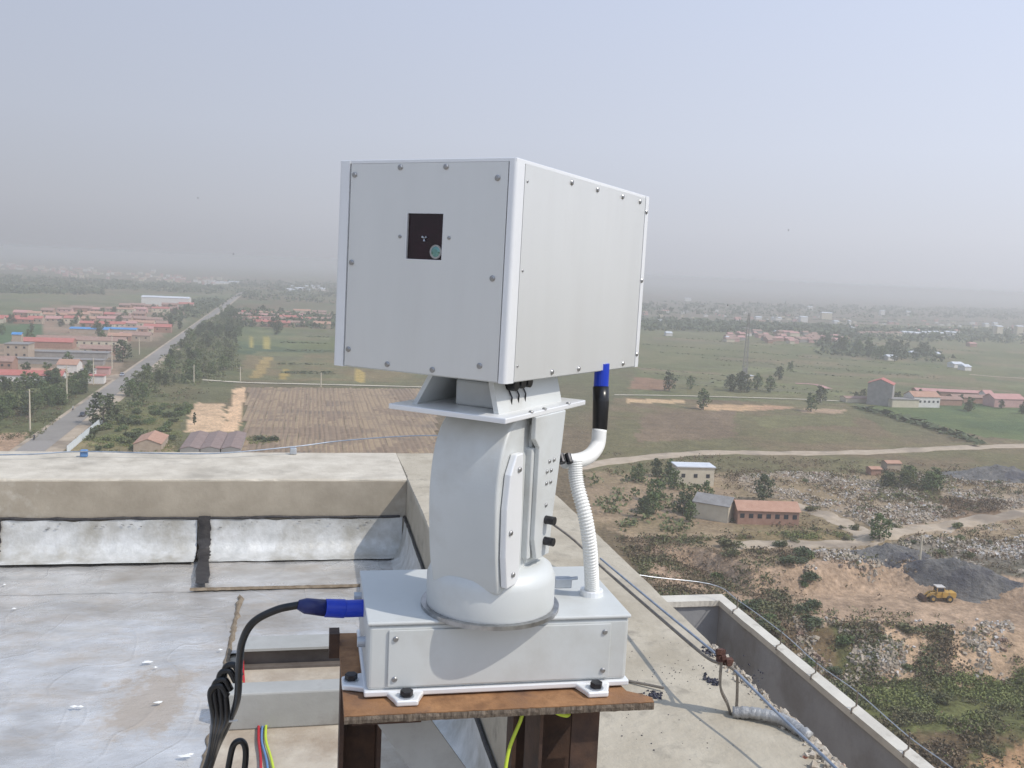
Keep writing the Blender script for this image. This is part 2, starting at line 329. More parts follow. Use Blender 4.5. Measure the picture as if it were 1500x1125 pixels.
zone([(415,540),(425,540),(420,556),(408,556)], (.26,.21,.07)); zone([(522,540),(534,545),(532,561),(518,558)], (.30,.24,.08))
zone([(230,590),(275,592),(262,632),(180,670),(110,670),(150,640)], (.13,.13,.06), (.09,.11,.05))
zone([(290,567),(345,566),(335,590),(282,590)], (.10,.11,.06))
zone([(286,590),(330,592),(325,632),(270,632)], (.50,.38,.26), (.42,.32,.22), soft=3)
zone([(345,568),(362,568),(350,630),(325,632),(335,600)], (.50,.37,.25), soft=2)
zone([(100,640),(150,648),(240,645),(260,672),(60,672)], (.28,.23,.15), (.16,.15,.08), soft=6)
# right hand plain
zone([(930,470),(1560,470),(1560,600),(930,585)], (.105,.125,.060), (.125,.130,.070))
zone([(940,430),(1560,440),(1560,480),(940,470)], (.12,.13,.10), (.15,.13,.11))
zone([(900,583),(1240,592),(1330,650),(1560,640),(1560,700),(850,700)], (.145,.120,.078), (.115,.115,.062), soft=6)
random.seed(21)
FC = [(.12,.14,.065),(.095,.12,.05),(.14,.135,.08),(.16,.14,.09),(.085,.11,.055),(.13,.15,.08),(.11,.12,.075)]
for k in range(75):
    y0 = random.uniform(474, 574); x0 = random.uniform(920, 1480); ln_ = random.uniform(60, 220); hh = random.uniform(.012, .03) * (y0 - 430) + 1.2; sl = random.uniform(.02, .075)
    zone([(x0, y0), (x0+ln_, y0+ln_*sl), (x0+ln_+hh*3, y0+ln_*sl+hh), (x0+hh*2, y0+hh)], random.choice(FC))
for k in range(36):
    y0 = random.uniform(420, 520); x0 = random.uniform(345, 560); ln_ = random.uniform(40, 120); hh = random.uniform(.02, .06) * (y0 - 380) + 1
    zone([(x0, y0), (x0+ln_, y0+ln_*.02), (x0+ln_-hh, y0+ln_*.02+hh), (x0-hh, y0+hh)], random.choice(FC))
for k in range(30):
    y0 = random.uniform(415, 460); x0 = random.uniform(-60, 200); ln_ = random.uniform(40, 140); hh = random.uniform(2, 5)
    zone([(x0, y0), (x0+ln_, y0+2), (x0+ln_-8, y0+2+hh), (x0-10, y0+hh)], random.choice(FC))
zone([(385,523),(400,523),(385,553),(366,553)], (.25,.20,.085)); zone([(366,493),(371,493),(370,510),(364,510)], (.27,.25,.08)); zone([(387,493),(398,493),(396,511),(385,511)], (.27,.25,.08))
zone([(1100,610),(1240,606),(1260,625),(1120,628)], (.13,.135,.07), soft=6); zone([(940,610),(1080,600),(1070,640),(930,645)], (.15,.12,.085), soft=6)
zone([(930,552),(990,558),(980,572),(920,570)], (.20,.13,.09))
zone([(920,584),(1004,586),(1000,591),(920,590)], (.42,.32,.20)); zone([(1022,592),(1140,594),(1170,598),(1100,602),(1024,600)], (.40,.29,.18), (.30,.2,.14))
zone([(1180,598),(1240,600),(1230,606),(1170,604)], (.3,.23,.17))
zone([(1255,600),(1330,585),(1560,588),(1560,650),(1440,640),(1330,612)], (.06,.105,.045), (.085,.125,.05))
zone([(860,690),(1560,690),(1600,870),(1000,830),(860,760)], (.25,.20,.145), (.17,.145,.09), soft=10)   # rubble land
zone([(1080,690),(1480,690),(1540,770),(1290,790),(1180,745),(1090,720)], (.29,.25,.20), (.20,.165,.11), soft=10)
zone([(1250,700),(1380,712),(1380,740),(1290,735)], (.09,.085,.045))
zone([(1380,730),(1480,735),(1470,765),(1370,760)], (.15,.11,.075), soft=6)
zone([(1080,775),(1270,780),(1230,797),(1080,800)], (.11,.11,.055), (.17,.14,.08), soft=6)
zone([(1290,795),(1560,790),(1560,860),(1440,850),(1290,820)], (.17,.165,.15), (.10,.10,.08), soft=8)
d1 = crest(c1, GX) - GY; d2 = crest(c2, GX) - GY
pit = ((d1 > -1) & (d2 < 2) & (GX > 30) & (GX < 330))[..., None]
C = np.where(pit, arr((.29,.225,.17)) * (.75 + .5 * n3), C)
low = ((d2 >= 1) & (GX > -40))[..., None]
C = np.where(low, arr((.115,.088,.052)) * (1 - sst(.4,.6,n3)) + arr((.075,.082,.035)) * sst(.4,.6,n3), C)
bank = ((d2 > -2) & (d2 < 9) & (GX > 58) & (fbm(GX, GY, 22, 77) > .40))[..., None]
C = np.where(bank, arr((.30,.23,.165)) * (.7 + .6 * n3), C)
bank2 = ((d2 > -2) & (d2 < 20) & (GX > 70) & (GX < 130))[..., None]
C = np.where(bank2, arr((.32,.245,.175)) * (.7 + .6 * n3), C)
zone([(1240,1010),(1560,1000),(1560,1075),(1330,1070),(1240,1050)], (.105,.125,.045), (.075,.085,.035), z=-11, soft=5)
zone([(1370,1140),(1410,1102),(1450,1088),(1560,1072),(1560,1200),(1330,1200)], (.37,.255,.145), (.30,.2,.12), z=-10, soft=3)
lum = C.mean(-1, keepdims=True); C = (lum*.08 + C*.92) * arr((1.13,1.01,.88))
C *= (.86 + .28 * n3) * (.9 + .2 * n2)

me = bpy.data.meshes.new('ground')
V = np.stack([GX, GY, GZ], -1).reshape(-1, 3); V = np.concatenate([V, [[0, 0, 0]]])
i, j = np.meshgrid(np.arange(nR-1), np.arange(nT), indexing='ij'); j2 = (j + 1) % nT
Q = np.stack([i*nT + j, i*nT + j2, (i+1)*nT + j2, (i+1)*nT + j], -1).reshape(-1, 4)[:, ::-1]
T3 = np.stack([np.full(nT, nR*nT), (np.arange(nT)+1) % nT, np.arange(nT)], -1)
nq, n3f = len(Q), len(T3)
me.vertices.add(len(V)); me.vertices.foreach_set('co', V.ravel())
me.loops.add(nq*4 + n3f*3); me.loops.foreach_set('vertex_index', np.concatenate([Q.ravel(), T3.ravel()]).astype(np.int32))
me.polygons.add(nq + n3f); me.polygons.foreach_set('loop_start', np.concatenate([np.arange(nq)*4, nq*4 + np.arange(n3f)*3]).astype(np.int32))
me.update(calc_edges=True); me.validate()
at = me.color_attributes.new('land', 'FLOAT_COLOR', 'POINT')
cc = np.ones((len(V), 4)); cc[:-1, :3] = C.reshape(-1, 3); cc[-1, :3] = (.12,.12,.08); at.data.foreach_set('color', cc.ravel())
gm = bpy.data.materials.new('ground_soil'); gm.use_nodes = True; N = gm.node_tree.nodes; L = gm.node_tree.links
b = N['Principled BSDF']; b.inputs['Roughness'].default_value = .95; b.inputs['Specular IOR Level'].default_value = .15
va = N.new('ShaderNodeVertexColor'); va.layer_name = 'land'
tcx = N.new('ShaderNodeTexCoord')
prev = va.outputs[0]
for s_, lo_, hi_ in ((.9, .62, 1.5), (.18, .75, 1.3), (.02, .85, 1.18)):
    n_ = N.new('ShaderNodeTexNoise'); n_.inputs['Scale'].default_value = s_; n_.inputs['Detail'].default_value = 6; n_.inputs['Roughness'].default_value = .7
    L.new(tcx.outputs['Object'], n_.inputs['Vector'])
    r_ = N.new('ShaderNodeMapRange'); r_.inputs['From Min'].default_value = .3; r_.inputs['From Max'].default_value = .7
    r_.inputs['To Min'].default_value = lo_; r_.inputs['To Max'].default_value = hi_; L.new(n_.outputs['Fac'], r_.inputs[0])
    v_ = N.new('ShaderNodeVectorMath'); v_.operation = 'SCALE'; L.new(prev, v_.inputs[0]); L.new(r_.outputs[0], v_.inputs['Scale']); prev = v_.outputs[0]
L.new(prev, b.inputs['Base Color'])
n_ = N.new('ShaderNodeTexNoise'); n_.inputs['Scale'].default_value = .8; n_.inputs['Detail'].default_value = 7; L.new(tcx.outputs['Object'], n_.inputs['Vector'])
bp = N.new('ShaderNodeBump'); bp.inputs['Distance'].default_value = .5; L.new(n_.outputs['Fac'], bp.inputs['Height']); L.new(bp.outputs[0], b.inputs['Normal'])
me.materials.append(gm); me.polygons.foreach_set('use_smooth', [True]*len(me.polygons))
go = bpy.data.objects.new('ground', me); COL.objects.link(go); tag(go, kind='structure')

def ribbon(name, left, right, material, lift=.06, n=10, label=None):     # a draped strip between two edge lines (pixel pairs), subdivided
    m = MB(); P = []
    for (a, b_) in zip(left, right): P.append((a, b_))
    rows = []
    for k in range(len(P) - 1):
        for q in range(n):
            t = q / n; rows.append((P[k][0].lerp(P[k+1][0], t), P[k][1].lerp(P[k+1][1], t)))
    rows.append(P[-1]); S = 8; vs = []
    for a, b_ in rows:
        for s_ in range(S + 1):
            p = a.lerp(b_, s_ / S); vs.append((p.x, p.y, lift - (.45 if name == 'dirt_track' and s_ in (0, S) else 0)))
    Z_ = HT(np.array([v[0] for v in vs]), np.array([v[1] for v in vs])); vs = [(v[0], v[1], v[2] + z_) for v, z_ in zip(vs, Z_)]
    fs = [(r*(S+1)+s_, r*(S+1)+s_+1, (r+1)*(S+1)+s_+1, (r+1)*(S+1)+s_) for r in range(len(rows)-1) for s_ in range(S)]
    m.add(vs, fs); o = m.build(name, material, smooth=True); return tag(o, label, kind='structure')
TRK = []
def path_px(name, pts, width, material, lift=.06, z=0):
    C_ = bezier([spot(a, b_, z) for a, b_ in pts], 6); Lf = []; Rg = []
    if name == 'dirt_track': TRK.append((np.array([(p.x, p.y) for p in bezier(C_, 8)]), width*.62))
    for k, p in enumerate(C_):
        t = (C_[min(k+1, len(C_)-1)] - C_[max(k-1, 0)]); nrm = Vector((-t.y, t.x, 0)).normalized()
        ww = width * (1 + .18 * math.sin(k * 1.7) + .1 * math.sin(k*3.1)); Lf.append(p + nrm * ww / 2); Rg.append(p - nrm * ww / 2)
    return ribbon(name, Lf, Rg, material, lift, 5)
# the long straight road
ra = spot(43, 661); rb_ = spot(344, 436); rd = (rb_ - ra).normalized(); rn = Vector((rd.y, -rd.x, 0))
far = ra + rd * 1500
ribbon('road_verge', [ra - rd*90 - rn*5.6, far - rn*4.5], [ra - rd*90 + rn*9.5, far + rn*4.6], M['dirt'], .05, 40)
ribbon('road', [ra - rd*90 - rn*4.0, far - rn*3.3], [ra - rd*90 + rn*4.4, far + rn*3.3], M['asphalt'], .12, 40)
path_px('side_road', [(180,549),(150,556),(120,552),(60,549),(-60,556)], 7, M['dirt'], .1)
path_px('dirt_track', [(830,686),(930,672),(1040,663),(1150,664),(1280,662),(1400,656),(1540,652)], 9, M['dirt'], .1)
path_px('dirt_track', [(1150,738),(1190,748),(1230,765),(1262,782),(1290,790)], 7.5, M['dirt'], .12)
path_px('dirt_track', [(1060,800),(1130,797),(1230,797),(1285,790),(1340,778),(1420,765),(1540,748)], 7, M['dirt'], .14)
path_px('field_track', [(296,557),(360,561),(440,563),(600,567),(780,572)], 3.0, WALLS['cream'], .3)
path_px('field_track', [(900,579),(980,580),(1060,582),(1160,585),(1230,588)], 2.2, WALLS['cream'], .3)
path_px('field_track', [(1420,549),(1470,553),(1560,558)], 6, M['dirt'], .3)
path_px('field_track', [(1165,562),(1195,564),(1215,570)], 4, ROOFS['pink'], .3)

# ploughed field with real furrows
BX = Vector((math.cos(BA), math.sin(BA), 0)); BY = Vector((-math.sin(BA), math.cos(BA), 0))
def furrows(name, corners, mats, pitch=1.9, h=.25, keep=None):
    P = [spot(*c) for c in corners]; xs = [p.dot(BX) for p in P]; ys = [p.dot(BY) for p in P]
    x0, x1, y0, y1 = min(xs), max(xs), min(ys), max(ys); poly = list(zip(xs, ys)); a = MB(); b2 = MB()
    x = x0; ny = 60; jit = [random.uniform(-.5, .5) for _ in range(ny+1)]
    ysl = [y0 + (y1-y0) * (q + jit[q]*.8)/ny for q in range(ny+1)]
    f = lambda X_, Y_, Z_: tuple(BX * X_ + BY * Y_ + Vector((0, 0, Z_ + .06)))
    while x < x1:
        pw = pitch * (.75 + .5 * random.random()); w1 = .25 + .3*random.random(); hh0 = h * (.6 + .8 * random.random()); sd = random.random()*50; e_ = random.uniform(-1.5, 1.5)
        for q in range(ny):
            ya, yb = ysl[q] + e_, ysl[q+1] + e_
            if not inpoly(np.array([x + pw/2]), np.array([(ya+yb)/2]), poly)[0]: continue
            ha, hb = (hh0 * (.55 + .9*abs(mnoise.noise(Vector((yy*.12, sd, 0))))) for yy in (ya, yb)); ox, ow = (.3*mnoise.noise(Vector((yy*.05, sd, 5))) for yy in (ya, yb))
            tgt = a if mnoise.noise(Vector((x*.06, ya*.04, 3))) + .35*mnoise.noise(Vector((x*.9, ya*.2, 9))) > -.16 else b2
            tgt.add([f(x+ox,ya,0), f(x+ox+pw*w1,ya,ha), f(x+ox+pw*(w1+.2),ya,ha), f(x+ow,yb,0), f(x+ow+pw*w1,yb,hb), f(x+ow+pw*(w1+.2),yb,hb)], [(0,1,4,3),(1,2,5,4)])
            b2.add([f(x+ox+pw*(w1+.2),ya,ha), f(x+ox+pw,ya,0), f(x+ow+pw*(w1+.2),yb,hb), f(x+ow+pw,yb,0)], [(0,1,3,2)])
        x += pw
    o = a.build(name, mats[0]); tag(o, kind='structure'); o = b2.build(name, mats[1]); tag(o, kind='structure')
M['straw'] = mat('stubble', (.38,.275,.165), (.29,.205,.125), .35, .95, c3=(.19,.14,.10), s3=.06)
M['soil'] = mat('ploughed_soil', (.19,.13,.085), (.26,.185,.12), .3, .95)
furrows('ploughed_field', [(362,580),(352,666),(640,680),(640,570),(362,568)], (M['straw'], M['soil']))
M['crop'] = mat('crop_rows', (.085,.115,.048), (.12,.14,.06), .05, .9); M['crop2'] = mat('crop_gap', (.13,.12,.075), (.10,.12,.055), .05, .9)

# terrace ridges and hedgerows on the right hand plain (dark thin lines)
tr = MB()
def hedge(pts, wd, ht, m, z=0):
    C_ = bezier([spot(a, b_, z) for a, b_ in pts], 8)
    for a_, b_ in zip(C_, C_[1:]):
        for _ in range(max(3, int((b_-a_).length / 1.6))):
            q = a_.lerp(b_, random.random()) + Vector((random.uniform(-1,1), random.uniform(-wd, wd), 0)); s_ = ht * random.uniform(.5, 1.2)
            vs = [q + Vector((random.uniform(-1,1)*s_*1.6, random.uniform(-1,1)*s_*.8, random.uniform(0, 1)*s_)) for _ in range(4)]; m.add(vs, [(0,1,2),(0,2,3),(0,1,3),(1,2,3)])
for k in range(15):
    y0 = 478 + k * 6.2 + random.uniform(-2, 2); x0 = random.uniform(930, 1060); x1 = x0 + random.uniform(160, 420)
    hedge([(x0, y0 + .02*(x0-940)), ((x0+x1)/2, y0 + 5 + .04*((x0+x1)/2-940)), (x1, y0 + 8 + .05*(x1-940))], 1.0, .9, tr)
for k in range(10):
    y0 = 462 + k * 3.2; x0 = random.uniform(930, 1300); hedge([(x0, y0), (x0 + 130, y0 + 3), (x0 + 260, y0 + 9)], 3, 2, tr)
hedge([(1255,598),(1300,608),(1350,622),(1400,638),(1438,650)], 1.6, 2.4, tr); hedge([(1262,600),(1310,613),(1360,628),(1436,654)], 1.6, 2.4, tr)
for k in range(12):
    x0 = random.uniform(360, 560); y0 = random.uniform(478, 552); hedge([(x0, y0), (x0+30, y0 + .5), (x0+70, y0+1.5)], 1.5, 1.2, tr)
tag(tr.build('hedgerow', M['leaf1']), 'low dark hedge lines and terrace banks crossing the green plain', 'hedge', kind='stuff')

# ================================================================ VEGETATION
def leafcloud(n, lobes, s0, s1, flat=.6):
    m = MB()
    for _ in range(n):
        c, r = random.choice(lobes); d = Vector((random.gauss(0,1), random.gauss(0,1), random.gauss(0,1))).normalized()
        p = Vector(c) + Vector((d.x*r[0], d.y*r[1], d.z*r[2])) * (random.random() ** .35)
        s = random.uniform(s0, s1)
        a = Vector((random.gauss(0,1), random.gauss(0,1), random.gauss(0,flat))).normalized() * s; bb = a.cross(Vector((random.gauss(0,1), random.gauss(0,1), random.gauss(0,1)))).normalized() * s * .8
        m.add([p - a, p + bb*.7, p + a, p - bb], [(0,1,2,3)])
    return m
def tree_kind(seed, tall=1.0, wide=.34, nl=9, n=520, base=.28, material=None):
    random.seed(seed); lobes = []
    for k in range(nl):
        t = k / (nl - 1); z = base + (tall - base) * (.08 + .84 * t); rr = wide * (1 - .65 * abs(t - .35)) * .75
        an = k * 2.4 + random.random(); lobes.append(((math.cos(an)*rr*.7, math.sin(an)*rr*.7, z), (rr*.62, rr*.62, rr*.5)))
    cm = leafcloud(n, lobes, .03, .065).mesh('crown', material)
    t = MB(); t.tube([(0,0,-.02), (.01,0,.3), (0,.01,.62)], [.028,.02,.009], 6)
    for k in range(4):
        an = k*1.7; t.tube([(0,0,.25+.06*k), (math.cos(an)*.12, math.sin(an)*.12, .42+.07*k)], [.012,.005], 5)
    return cm, t.mesh('trunk', M['bark'])
KINDS = [tree_kind(1, wide=.44, base=.1, material=M['leaf1'], n=560), tree_kind(2, wide=.52, base=.12, material=M['leaf1'], n=700), tree_kind(3, wide=.42, nl=11, base=.08, material=M['leaf2']),
         tree_kind(4, wide=.56, material=M['leaf2'], n=680, base=.08), tree_kind(5, wide=.34, nl=12, base=.12, material=M['leaf1']), tree_kind(6, wide=.5, base=.06, material=M['leaf3'])]
POP = tree_kind(7, wide=.17, nl=12, base=.12, material=M['leaf1'])
random.seed(11)
def off_road(p):
    q = Vector((p[0], p[1], 0)) - ra; return q.dot(rn) > 7.2 or q.dot(rn) < -8.5
def tree(p, h, kind, label, group=None, name='tree', wide=1.0, z=None):
    if group and not off_road(p): return
    if group:
        kt = {'leaf_dark':'dark green','leaf_mid':'mid green','leaf_olive':'pale olive'}[kind[0].materials[0].name]
        label = ('tall ' if h > 7 else 'low ' if h < 5 else '') + kt + ' ' + label.replace('green tree','tree').replace('dark field tree','tree').replace('bushy tree','tree')
    zz = hz(p[0], p[1]) if z is None else z
    m = Matrix.Translation((p[0], p[1], zz)) @ Matrix.Rotation(random.uniform(0, 6.28), 4, 'Z') @ Matrix.Diagonal((h*wide, h*wide, h, 1))
    e_ = empty(name, m, label, 'tree', group); cm, tm = kind
    for nm, d in (('crown', cm), ('trunk', tm)):
        o = bpy.data.objects.new(nm, d); COL.objects.link(o); o.parent = e_
    return e_
def scatter(poly, n, z=0):
    P = wp(poly, z); xs = [p[0] for p in P]; ys = [p[1] for p in P]; out = []
    while len(out) < n:
        x = random.uniform(min(xs), max(xs)); y = random.uniform(min(ys), max(ys))
        if inpoly(np.array([x]), np.array([y]), P)[0]: out.append((x, y))
    return out
tree(spot(152,622), 11, KINDS[1], 'big dark round tree beside the road next to the white sheet fence', name='broadleaf_tree', wide=1.15)
tree(spot(180,530), 12, KINDS[1], 'dark round tree on the left of the road by the village entrance', name='broadleaf_tree', wide=1.1)
tree(spot(403,482), 11, KINDS[1], 'lone dark round tree in front of the brick hamlet right of the road', name='broadleaf_tree', wide=1.15)
tree(spot(1288,793), 6.2, KINDS[3], 'round green tree at the fork of the two dirt tracks', name='broadleaf_tree')
tree(spot(1118,735), 7.5, KINDS[1], 'dark tree behind the long brick shed with orange roof', name='broadleaf_tree')
tree(spot(285,622), 4.6, POP, 'small conifer standing alone on the bare sandy plot', name='conifer_tree')
tree(spot(38,552), 7, KINDS[0], 'small dark tree in front of the white walled schoolhouse', name='broadleaf_tree')
tree(spot(70,556), 8, KINDS[2], 'slim tree between the schoolhouse and the tree clump left of the road', name='broadleaf_tree')
for p in scatter([(62,560),(140,548),(120,590),(70,606),(20,622),(-50,632),(-50,590)], 72):
    tree(p, random.uniform(3.5, 8), random.choice(KINDS + KINDS[2:4] + KINDS[5:]), 'green tree in the dense clump on the left side of the road', 'trees in the clump left of the road', 'broadleaf_tree')
for p in scatter([(178,570),(232,500),(262,482),(335,452),(352,470),(340,545),(290,556),(270,580),(215,602),(180,596),(160,606)], 150):
    tree(p, random.uniform(3.5, 9), random.choice(KINDS + KINDS[2:4] + KINDS[5:]), 'green tree in the wide belt along the right side of the road', 'trees of the belt right of the road', 'broadleaf_tree')
for p in scatter([(335,452),(470,466),(520,474),(560,492),(350,492)], 24):
    tree(p, random.uniform(6, 9), random.choice(KINDS[:3]), 'tree among the brick houses of the hamlet right of the road', 'trees of the hamlet right of the road', 'broadleaf_tree')
for p in scatter([(-40,480),(210,452),(300,452),(250,480),(120,545),(-40,540)], 34):
    tree(p, random.uniform(6, 10), random.choice(KINDS[:3]), 'tree between the houses of the village left of the road', 'trees between the houses of the left village', 'broadleaf_tree')
for p in scatter([(930,700),(1000,690),(1040,740),(1030,775),(950,780),(900,740)], 14):
    tree(p, random.uniform(3.5, 6.5), random.choice(KINDS[1:]), 'bushy tree by the pale sheds in the rubble land', 'bushy trees round the pale sheds', 'broadleaf_tree')
for p in scatter([(1295,700),(1372,705),(1375,732),(1300,728)], 9):
    tree(p, random.uniform(4, 6), random.choice(KINDS[3:]), 'tree in the green thicket behind the rubble below the small red hut', 'trees of the thicket in the rubble', 'broadleaf_tree', wide=1.3)
for k, (px, py) in enumerate([(1011,570),(980,573),(1090,575),(1109,571),(1157,545),(1141,556),(1202,590),(1085,572),(1128,575),(1070,573),(1030,600),(1188,603)]):
    tree(spot(px, py), random.uniform(7, 11), random.choice(KINDS[:3]), 'dark field tree standing alone on the green plain near the mast', 'lone trees on the plain near the mast', 'broadleaf_tree')
for p in scatter([(1200,505),(1350,512),(1380,530),(1280,530)], 26):
    tree(p, random.uniform(8, 14), random.choice(KINDS[:3]), 'tree among the far hamlet houses on the right plain', 'trees of the far right hamlet', 'broadleaf_tree')
for p in scatter([(1245,572),(1290,574),(1420,590),(1520,600),(1520,610),(1245,592)], 20):
    tree(p, random.uniform(4, 7), random.choice(KINDS[:3]), 'tree beside the farm buildings with red roofs on the right', 'trees by the red roofed farm', 'broadleaf_tree')
# far woods that read as one mass
fw = MB()
def wood(poly, n, h, z=0):
    for x, y in scatter(poly, int(n*1.6)):
        s = h * random.uniform(.45, .95); ww = s * random.uniform(.35, .7)
        for _ in range(5):
            c = Vector((x + random.gauss(0,ww), y + random.gauss(0,ww), s*random.uniform(.2,.7)))
            vs = [c + Vector((random.gauss(0,1)*ww*.5, random.gauss(0,1)*ww*.5, random.gauss(0,.22)*s)) for _ in range(4)]
            fw.add(vs, [(0,1,2),(0,2,3),(0,1,3),(1,2,3)])
wood([(-100,400),(330,420),(330,432),(-100,412)], 420, 9); wood([(-100,418),(150,426),(150,432),(-100,430)], 260, 9)
wood([(330,412),(700,420),(700,455),(345,440)], 800, 9); wood([(345,455),(500,466),(700,475),(700,490),(350,478)], 420, 8)
wood([(930,468),(1230,480),(1230,492),(930,484)], 420, 9); wood([(1200,480),(1560,488),(1560,505),(1200,500)], 380, 9)
wood([(930,445),(1560,455),(1560,470),(930,462)], 520, 12); wood([(1190,502),(1380,520),(1380,532),(1200,520)], 120, 7)
wood([(280,440),(340,438),(300,462),(250,480),(230,476)], 160, 6)
tag(fw.build('distant_wood', M['leaf1']), 'far hazy bands of trees across the plain below the horizon', 'wood', kind='stuff')

# scrub, weeds and rubble of the waste land
def scatter_mass(name, polys, material, label, cat, size, n_per, leaf=True):
    V_, F_ = [], []; k = 0
    m = MB()
    for poly, n, z in polys:
        P = np.array(wp(poly, z)); x0, y0 = P.min(0); x1, y1 = P.max(0); cnt = 0
        X = rng.uniform(x0, x1, n*8); Y = rng.uniform(y0, y1, n*8); ok = inpoly(X, Y, [tuple(p) for p in P])
        ok &= fbm(X, Y, 7 if leaf else 9, (91 + len(name)) if leaf else 91) > rng.uniform(.40, .66, len(X))
        for q_, ww in TRK:
            for px_, py_ in q_[::2]: ok &= (X-px_)**2 + (Y-py_)**2 > ww**2
        if name in ('scrub', 'brown_scrub'):
            for pl in CLEAR: ok &= ~inpoly(X + 3*(fbm(X, Y, 8, 5)-.5), Y + 5*(fbm(X, Y, 8, 6)-.5), pl) | (rng.random(len(X)) < .10)
        X, Y = X[ok][:n], Y[ok][:n]; Z = HT(X, Y)
        for x, y, zz in zip(X, Y, Z):
            s = random.uniform(*size)
            for _ in range(n_per):
                if leaf:
                    p = Vector((x + random.gauss(0, s*.45), y + random.gauss(0, s*.45), zz + random.uniform(.02, s*.8)))
                    a = Vector((random.gauss(0,1), random.gauss(0,1), random.gauss(0,.9))).normalized() * s * .22; b_ = a.cross(Vector((random.gauss(0,1), random.gauss(0,1), random.gauss(0,1)))).normalized() * s * .17
                    m.add([p - a, p + b_, p + a, p - b_], [(0,1,2,3)])
                else:
                    c = Vector((x, y, zz + s*.1)); rot = Euler((random.random()*3, random.random()*3, random.random()*3)).to_matrix()
                    d = Vector((s*random.uniform(.3,.6), s*random.uniform(.2,.5), s*random.uniform(.12,.35)))
                    m.add([c + rot @ Vector((sx*d.x*random.uniform(.7,1), sy*d.y*random.uniform(.7,1), sz*d.z)) for sx,sy,sz in ((-1,-1,-1),(1,-1,-1),(1,1,-1),(-1,1,-1),(-1,-1,1),(1,-1,1),(1,1,1),(-1,1,1))], [(0,3,2,1),(4,5,6,7),(0,1,5,4),(1,2,6,5),(2,3,7,6),(3,0,4,7)])
    return tag(m.build(name, material), label, cat, kind='stuff')
CLEAR = [wp([(1250,1005),(1560,1000),(1560,1070),(1330,1068)], -11), wp([(1370,1140),(1410,1102),(1450,1088),(1560,1072),(1560,1200)], -10), wp([(1385,915),(1560,930),(1560,1000),(1400,985)], -7), wp([(1180,925),(1240,930),(1240,965),(1190,960)], -7), wp([(1280,930),(1350,935),(1340,970),(1290,970)], -7), wp([(1160,850),(1560,880),(1560,930),(1160,908)], -5)]
LOWP = [(1000,930),(1160,918),(1300,925),(1380,932),(1560,1000),(1560,1090),(1400,1130),(1300,1130),(1160,1130)]
WST = ([(900,800),(1180,800),(1190,905),(980,905)], [(1060,690),(1500,690),(1560,860),(1200,840),(1060,800)], [(860,660),(1560,690),(1560,700),(860,700)])
scatter_mass('scrub', [(LOWP, 2300, -9), (WST[0], 1100, -2), (WST[1], 900, 0), (WST[2], 260, 0), ([(160,606),(190,590),(300,470),(345,452),(350,545),(270,600)], 2600, 0), ([(-60,560),(140,552),(60,640),(-60,660)], 1200, 0)],
             M['scrub'], 'olive green scrub spread over the waste land and along the road', 'scrub', (.4, 1.5), 11)
scatter_mass('roadside_thicket', [([(165,606),(190,588),(235,530),(300,470),(345,452),(352,545),(290,560),(262,590)], 2600, 0), ([(-60,600),(60,600),(140,552),(120,560),(-60,570)], 1300, 0), ([(860,700),(1000,690),(1030,780),(900,790)], 90, 0)],
             M['leaf3'], 'thicket of shrubs filling the belt along the road', 'thicket', (1.2, 2.8), 16)
scatter_mass('brown_scrub', [(LOWP, 2300, -9), (WST[0], 1000, -2), (WST[1], 1300, 0), (WST[2], 260, 0), ([(1380,735),(1480,735),(1470,765),(1370,760)], 300, 0)],
             M['scrubb'], 'dry brown scrub spread over the waste land below the building', 'scrub', (.4, 1.3), 10)
scatter_mass('green_weeds', [([(1230,1000),(1560,1000),(1560,1080),(1300,1075)], 3800, -11), (LOWP, 350, -9), ([(1260,700),(1400,700),(1400,735),(1260,735)], 350, 0), ([(1080,780),(1260,782),(1230,796),(1080,800)], 300, 0), ([(110,640),(265,630),(270,665),(110,668)], 700, 0), ([(150,590),(280,590),(260,640),(140,640)], 700, 0), ([(360,640),(408,640),(405,652),(366,652)], 120, 0)],
             M['scrubg'], 'bright green weeds growing in patches on the low ground', 'weeds', (.4, 1.1), 10)
scatter_mass('rubble', [([(1080,692),(1480,692),(1560,770),(1290,788),(1180,745),(1090,720)], 4600, 0), ([(1290,795),(1560,785),(1560,850),(1300,820)], 1500, 0), ([(1180,800),(1300,800),(1300,830),(1180,830)], 400, 0), ([(1160,920),(1330,925),(1330,985),(1180,975)], 900, -7), ([(1380,940),(1480,930),(1480,990),(1380,990)], 300, -8)],
             M['stone'], 'grey brown building rubble strewn over the waste land', 'rubble', (.3, 1.1), 1, False)
scatter_mass('pale_rubble', [([(1090,692),(1480,692),(1560,770),(1290,788),(1180,745)], 1000, 0), ([(1350,790),(1500,785),(1560,830),(1400,822)], 600, 0), ([(1180,800),(1260,800),(1260,830),(1180,830)], 110, 0), ([(1180,925),(1480,930),(1480,985),(1200,980)], 200, -8)],
             M['stonew'], 'white broken slabs and litter scattered through the rubble', 'rubble', (.25, .9), 1, False)
SM = []
for sd in range(4):
    random.seed(60+sd); SM.append((leafcloud(340, [((random.uniform(-.3,.3), random.uniform(-.3,.3), random.uniform(.15,.4)), (.32,.32,.24)) for _ in range(5)], .05, .10).mesh('foliage', M[['leaf2','leaf3','scrub','leaf1'][sd]]), MB().tube([(0,0,-.1),(0,0,.3)], [.03,.015], 5).mesh('stem', M['bark'])))
random.seed(31)
